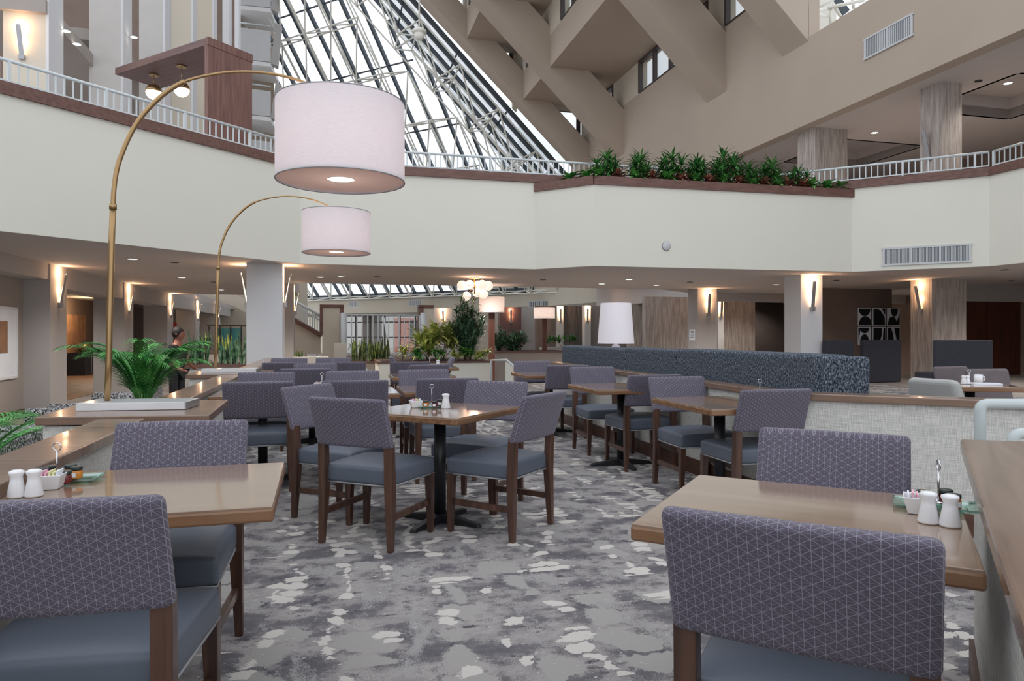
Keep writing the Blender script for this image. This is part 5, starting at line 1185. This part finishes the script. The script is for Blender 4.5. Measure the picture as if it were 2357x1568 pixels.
# ---- plants of the gallery planter: protos then copies
rnd = random.Random(3)
def dracaena(loc, label, s=1):
    t = plant('balcony_dracaena', label, 'plant', loc, 'bushy green plants on the gallery planter')
    st = MB(); lf = MB()
    for (dx, dy, h) in ((0,0,.40), (.2,.05,.28), (-.2,.04,.31), (.08,-.12,.2), (-.10,-.10,.17), (.1,.12,.34)):
        st.tube([(dx*.35, dy*.35, 0), (dx, dy, h*s)], .012, 6); rosette(lf, (dx, dy, h*s), 30, .25*s, .036, 1.4, -.3, 1.0, rnd); rosette(lf, (dx, dy, h*s*.7), 20, .21*s, .034, .8, -.3, .9, rnd)
    kid(st, 'stem', M['stem'], t); kid(lf, 'foliage', M['lf_dark'], t); return t
def onplanter(px, dep=.45):
    if px < 1372:
        r = (px-CX)/F; a_ = Vector((*FB1, 0)); b_ = Vector((*FP, 0)); d_ = b_ - a_; t_ = (r*a_.y-a_.x)/(d_.x - r*d_.y); q = a_ + d_*t_; n_ = Vector((-d_.y, d_.x, 0)).normalized()*.22; q = q + n_; q.z = 4.39; return q

    r = (px-CX)/F; t_ = (r*FP[1]-FP[0])/(fp_.x - r*fp_.y); q = Vector((*FP, 0)) + fp_*t_; q = q + Vector((-fp_.y, fp_.x, 0))*dep; k = (q.y)/((Vector((*FP,0)) + fp_*t_).y); q.x = r*q.y; q.z = 4.39; return q
dp = [dracaena(onplanter(1396), 'tall bushy plant at the left end of the balcony planter', 1.3)]
for px, s, ph, lb in ((1475, .95, 1, 'bushy plant second from the left on the balcony planter'), (1548, 1.0, 2, 'bushy plant third from the left on the balcony planter'), (1604, .9, 3, 'bushy plant left of the middle of the balcony planter'), (1665, 1.12, 4, 'broad bushy plant in the middle of the balcony planter'), (1722, .85, 5, 'smaller bushy plant right of the middle of the balcony planter'), (1775, .98, 6, 'bushy plant second from the right on the balcony planter'), (1838, .78, 7, 'bushy plant at the right end of the balcony planter')):
    c = copy_thing(dp[0], onplanter(px), ph*1.3, lb); c.scale = (s*1.12, s*1.12, s*1.12)
def lowplant(loc, mat, label, name, n=16, L=.2, w=.07):
    L *= 1.35; w *= 1.25
    t = plant(name, label, 'plant', loc, 'low plants along the balcony planter edge'); m = MB(); rosette(m, (0,0,.09), n, L, w, 1.4, .25, 1.3, rnd); kid(m, 'foliage', M[mat], t); kid(MB().tube([(0,0,-.1), (0,0,.05)], .015, 6), 'stem', M['stem'], t); return t
gp = lowplant(onplanter(1300, .35), 'lf_mid', 'low green plant trailing at the left corner of the balcony planter', 'green_bedding_plant', 18, .24, .085)
for i, (px, lb) in enumerate(((1340, 'second low green plant at the left corner of the balcony planter'), (1368, 'low green plant by the planter corner under the tallest bush'), (1460, 'low green plant between the first two russet plants'), (1535, 'low green plant below the third bush'), (1600, 'low green plant in the middle left of the planter edge'), (1665, 'low green plant in the middle of the planter edge'), (1735, 'low green plant right of the middle of the planter edge'), (1790, 'low green plant below the second bush from the right'), (1868, 'low green plant near the right end of the planter'), (1905, 'second low green plant near the right end of the planter'), (1936, 'last low green plant trailing at the right end of the planter'))):
    copy_thing(gp, onplanter(px, .2) if px > 1370 else onplanter(px, .5 if px < 1360 else .2), i*1.1, lb)
rp = lowplant(onplanter(1422, .2), 'lf_red', 'russet leaved plant at the left of the planter edge', 'russet_bedding_plant', 30, .21, .055)
for i, (px, lb) in enumerate(((1500, 'second russet plant along the planter edge'), (1568, 'third russet plant along the planter edge'), (1632, 'fourth russet plant along the planter edge'), (1700, 'fifth russet plant along the planter edge'), (1755, 'sixth russet plant along the planter edge'), (1812, 'seventh russet plant along the planter edge'), (1850, 'last russet plant toward the right end of the planter edge'))): copy_thing(rp, onplanter(px, .18), i*.9, lb)
# ---- palms
def palm(loc, label, nf, L, h, seed, azs=None, pot=True, lm='lf_palm'):
    rn = random.Random(seed); t = plant('potted_palm', label, 'plant', loc, None); lf = MB(); st = MB()
    for i in range(nf):
        az = (azs[i] if azs else 2.4*i + rn.uniform(-.3, .3)); el = rn.uniform(1.12, 1.5); Lf = L*rn.uniform(.8, 1.1); p = Vector((.04*math.cos(az), .04*math.sin(az), h)); seg = 14; pts = [p.copy()]; e = el
        for k in range(seg): p = p + Vector((math.cos(az)*math.cos(e), math.sin(az)*math.cos(e), math.sin(e)))*Lf/seg; e -= (1.9/seg)*(.15+1.7*k/seg); pts.append(p.copy())
        st.tube(pts, [.007*(1-.8*k/seg) for k in range(seg+1)], 5)
        for k in range(3, seg*2):
            f = k/2; i0 = min(seg-1, int(f)); q = pts[i0].lerp(pts[i0+1], f-i0); tt_ = f/seg; dirv = (pts[i0+1]-pts[i0]).normalized(); hz = math.atan2(dirv.y, dirv.x)
            for s in (-1, 1): lf.blade(q, hz + s*(.95-.45*tt_), math.asin(max(-1, min(1, dirv.z)))*.5+.25, .30*(L/.9)*math.sin(math.pi*min(.97, .2+.75*tt_))**.7, .016*(L/.9), 1.1, 3)
    kid(st, 'frond_stem', M['lf_mid'], t); kid(lf, 'foliage', M[lm], t)
    if pot: kid(MB().lathe([(0,0), (.15,0), (.19,.3), (.2,.32), (.17,.32), (.16,.28), (0,.28)], n=24), 'pot', M['white'], t)
    return t
q = D(330, 0, 5.7); palm((q.x, q.y, -.45), 'potted palm arching behind the nearer lamp plinth', 22, .74, 1.08, 8)
q = D(-120, 0, 4.2); palm((q.x, q.y, -.45), 'potted palm whose fronds enter at the left edge', 16, .85, .62, 21)
# ---- snake plants
def snake(loc, n, h, spread, label, seed, m='lf_snake', grp='snake plants'):
    rn = random.Random(seed); t = plant('snake_plant', label, 'plant', loc, grp); lf = MB()
    for i in range(n): lf.blade((rn.uniform(-spread, spread), rn.uniform(-.12, .12), 0), rn.uniform(0, 6.28), rn.uniform(1.25, 1.6), h*rn.uniform(.7, 1.1), .055, rn.uniform(-.15, .25), 4)
    kid(lf, 'foliage', M[m], t); kid(MB().lathe([(.02, -.05), (.06, 0), (.0, .02)], n=8), 'crown', M['soil'], t); return t
for i, (px, lb) in enumerate(((692, 'far left snake plant before the steps'), (826, 'snake plant left end of the tall group'), (846, 'snake plant second of the tall group'), (866, 'snake plant third of the tall group'), (885, 'snake plant right end of the tall group'))):
    q = D(px, 0, 17.9); q.z = .48; snake(q, 16, .30 if i == 0 else .62, .14, lb, 30+i)
for i, (px, y, d, h, lb) in enumerate(((438, 0, 14.7, .62, 'snake plant right of the standing person'), (462, 0, 14.7, .75, 'tallest snake plant left of the farther arc lamp'), (520, 0, 14.7, .5, 'snake plant right of the brass pole of the farther arc lamp'), (548, 0, 14.7, .7, 'snake plant against the white column'))):
    q = D(px, 0, d); q.z = .55; snake(q, 14, h, .16, lb, 50+i, 'lf_grey')
q = D(500, 0, 19.4); q.z = .72; snake(q, 30, .5, .5, 'yellow green strap plants in the farther lobby planter', 70, 'lf_gold')
# ---- golden plants and shrubs in the centre planter
def clump(px, d, z, n, L, w, mat, label, seed, tilt=(1.35, .1), dr=1.1, name='variegated_plant', sticks=4):
    rn = random.Random(seed); q = D(px, 0, d); q.z = z; t = plant(name, label, 'plant', q, None); lf = MB(); st = MB()
    for s in range(sticks):
        a = rn.uniform(0, 6.28); hh = L*rn.uniform(.3, .9); b = Vector((.18*math.cos(a)*L*2, .18*math.sin(a)*L*2, hh)); st.tube([(0,0,-.02), tuple(b)], .01, 5); rosette(lf, tuple(b), n//sticks, L, w, tilt[0], tilt[1], dr, rn)
    kid(st, 'stem', M['stem'], t); kid(lf, 'foliage', M[mat], t); return t
Z = .56
clump(925, 17.0, Z, 44, .26, .045, 'lf_gold', 'small golden plant at the left of the centre planter', 1); clump(985, 17.2, Z, 130, .62, .09, 'lf_gold', 'large golden leaved plant in the centre planter', 2, sticks=6); clump(1020, 17.7, Z, 100, .66, .09, 'lf_gold', 'golden plant just left of the tall shrub', 3, sticks=5)
clump(960, 16.7, Z, 50, .24, .06, 'lf_mid', 'bright green low plant left of the ring stand', 4, tilt=(1.0, 0)); clump(1005, 16.6, Z, 50, .22, .06, 'lf_mid', 'bright green low plant behind the far shaker', 5, tilt=(1.0, 0)); clump(1078, 16.7, Z, 60, .24, .06, 'lf_mid', 'bright green low plant below the tall shrub', 6, tilt=(1.0, 0)); clump(1112, 16.8, Z, 60, .28, .055, 'lf_gold', 'pale edged plant at the right end of the centre planter', 7, tilt=(1.1, 0)); clump(1050, 16.6, Z, 40, .2, .05, 'lf_gold', 'small pale plant at the foot of the tall shrub', 77, tilt=(1.1, 0))
def shrub(px, d, z, h, w, label, seed, mat='lf_grey', nb=26, dense=1, L=.19):
    rn = random.Random(seed); q = D(px, 0, d); q.z = z; t = plant('tall_shrub', label, 'plant', q, None); st = MB(); lf = MB()
    for b in range(nb):
        a = rn.uniform(0, 6.28); rr = w*math.sqrt(rn.random()); top = Vector((rr*math.cos(a), rr*math.sin(a)*.6, h*rn.uniform(.45, 1.0)*(1-.35*rr/w))); mid = Vector((top.x*.45, top.y*.45, top.z*.5)); base = Vector((rn.uniform(-.08,.08), rn.uniform(-.05,.05), 0))
        st.tube([base, mid, top], [.014, .009, .004], 5)
        for k in range(int(9*dense)):
            f = rn.uniform(.12, 1); pnt = base.lerp(mid, f*2) if f < .5 else mid.lerp(top, f*2-1)
            for m_ in range(4): lf.blade(pnt, rn.uniform(0, 6.28), rn.uniform(-.2, 1.2), L*rn.uniform(.7, 1.2), .034, rn.uniform(.2, .9), 3)
    kid(st, 'branch', M['stem'], t); kid(lf, 'foliage', M[mat], t); return t
shrub(1076, 17.4, Z, 1.9, .44, 'tall oleander like shrub below the globe cluster', 5, nb=56, dense=1.6, L=.24)
shrub(1180, 23.6, .6, .85, .55, 'rounded green shrub right of the wooden post', 6, nb=46, dense=1.3, L=.24); shrub(1148, 23.7, .6, 1.1, .35, 'thin green shrub just behind the wooden post', 16, nb=18, L=.2)
for i, (px, lb) in enumerate(((1268, 'far hedge plant left of the pale shade'), (1292, 'far hedge plant under the distant wall lamp'), (1318, 'far hedge plant next to the table lamp shade'))): clump(px, 33.4, .6, 60, .4, .06, 'lf_dark' if i != 1 else 'lf_mid', lb, 80+i, name='hedge_plant')
for i, (px, lb) in enumerate(((815, 'low plants behind the gate railing, left'), (850, 'low plants behind the gate railing, right'))): clump(px, 28.2, .45, 40, .3, .05, 'lf_grey', lb, 90+i, name='bedding_plant')
# ================================================================ PERSON
q = D(407, 0, 13.6); per = thing('person', 'person in a black shirt standing behind the palm, one hand resting on the planter', 'person', (q.x, q.y, -.45), 0)
def skinned(name, pts, edges, rad, mat, par, sub=2):
    me = bpy.data.meshes.new(name); me.from_pydata([tuple(p) for p in pts], edges, []); o = bpy.data.objects.new(name, me); C.objects.link(o); me.materials.append(mat)
    sm = o.modifiers.new('skin', 'SKIN'); sm.use_smooth_shade = True
    for i, r_ in enumerate(rad): me.skin_vertices[0].data[i].radius = (r_, r_) if isinstance(r_, float) else r_
    me.skin_vertices[0].data[0].use_root = True
    s = o.modifiers.new('sub', 'SUBSURF'); s.levels = sub; s.render_levels = sub; o.parent = par; return o
# faces right and a little away; leaning on the planter with the right arm
pts = [(0,0,.94), (0,0,1.12), (.01,0,1.32), (.02,0,1.45), (.03,0,1.53), (.05,0,1.62), (.06,0,1.68),
 (.0,-.2,1.38), (.07,-.24,1.14), (.2,-.24,.98), (.29,-.24,.96),
 (.0,.19,1.38), (.05,.24,1.12), (.22,.2,.98), (.30,.18,.97),
 (0,-.1,.90), (.0,-.11,.5), (-.01,-.11,.08), (.12,-.12,.04), (0,.1,.90), (.02,.11,.5), (.01,.11,.08), (.14,.12,.04)]
ed = [(0,1),(1,2),(2,3),(3,4),(4,5),(5,6),(2,7),(7,8),(8,9),(9,10),(2,11),(11,12),(12,13),(13,14),(0,15),(15,16),(16,17),(17,18),(0,19),(19,20),(20,21),(21,22)]
rad = [(.15,.12), (.15,.125), (.17,.12), (.08,.08), .055, (.085,.095), (.07,.08), .06, .045, .033, .03, .06, .045, .033, .03, .09, .062, .042, .035, .09, .062, .042, .035]
skinned('body', pts, ed, rad, M['skin'], per)
hand = []
for k in range(5):
    y = -.275 + k*.018; L = (.05, .075, .08, .073, .055)[4-k] if k else .055
    b = Vector((.30, y, .955)); tip = b + (Vector((L, 0, -.03)) if k else Vector((.03, -.03, -.01)))
    skinned('finger', [b, b.lerp(tip, .5) + Vector((0,0,.008)), tip], [(0,1),(1,2)], [.009,.008,.007], M['skin'], per, 1)
skinned('shirt', [(0,0,.90), (0,0,1.12), (.005,0,1.32), (.015,0,1.42), (0,-.195,1.385), (.045,-.235,1.2), (0,.185,1.385), (.035,.23,1.2)], [(0,1),(1,2),(2,3),(2,4),(4,5),(2,6),(6,7)], [(.165,.14), (.165,.14), (.185,.135), (.075,.075), .075, .062, .075, .062], M['shirt'], per)
skinned('trousers', [(0,0,.95), (0,-.1,.87), (0,-.11,.5), (-.01,-.11,.1), (0,.1,.87), (.02,.11,.5), (.01,.11,.1)], [(0,1),(1,2),(2,3),(0,4),(4,5),(5,6)], [(.155,.13), .1, .075, .06, .1, .075, .06], M['black'], per)
hm = MB().ball((.018, 0, 1.668), .118, 16, 1.02); hm.v = [(x, y*.85, z) for x, y, z in hm.v]; hh_ = kid(hm, 'hair', M['hair'], per); 
fm = MB().ball((.062, 0, 1.628), .09, 16, 1.15); fm.v = [(x, y*.82, z) for x, y, z in fm.v]; kid(fm, 'face', M['skin'], per)
kid(MB().prism([(.155,-.012,1.61), (.185,0,1.605), (.155,.012,1.61), (.152,0,1.65)], (0,0,.004)), 'nose', M['skin'], per)
for s in (-1, 1): kid(MB().ball((.152, s*.032, 1.65), .009, 8), 'eye', M['black'], per); kid(MB().ball((.045, s*.085, 1.64), .022, 8), 'ear', M['skin'], per)
per.rotation_euler = (0, 0, R(-8))
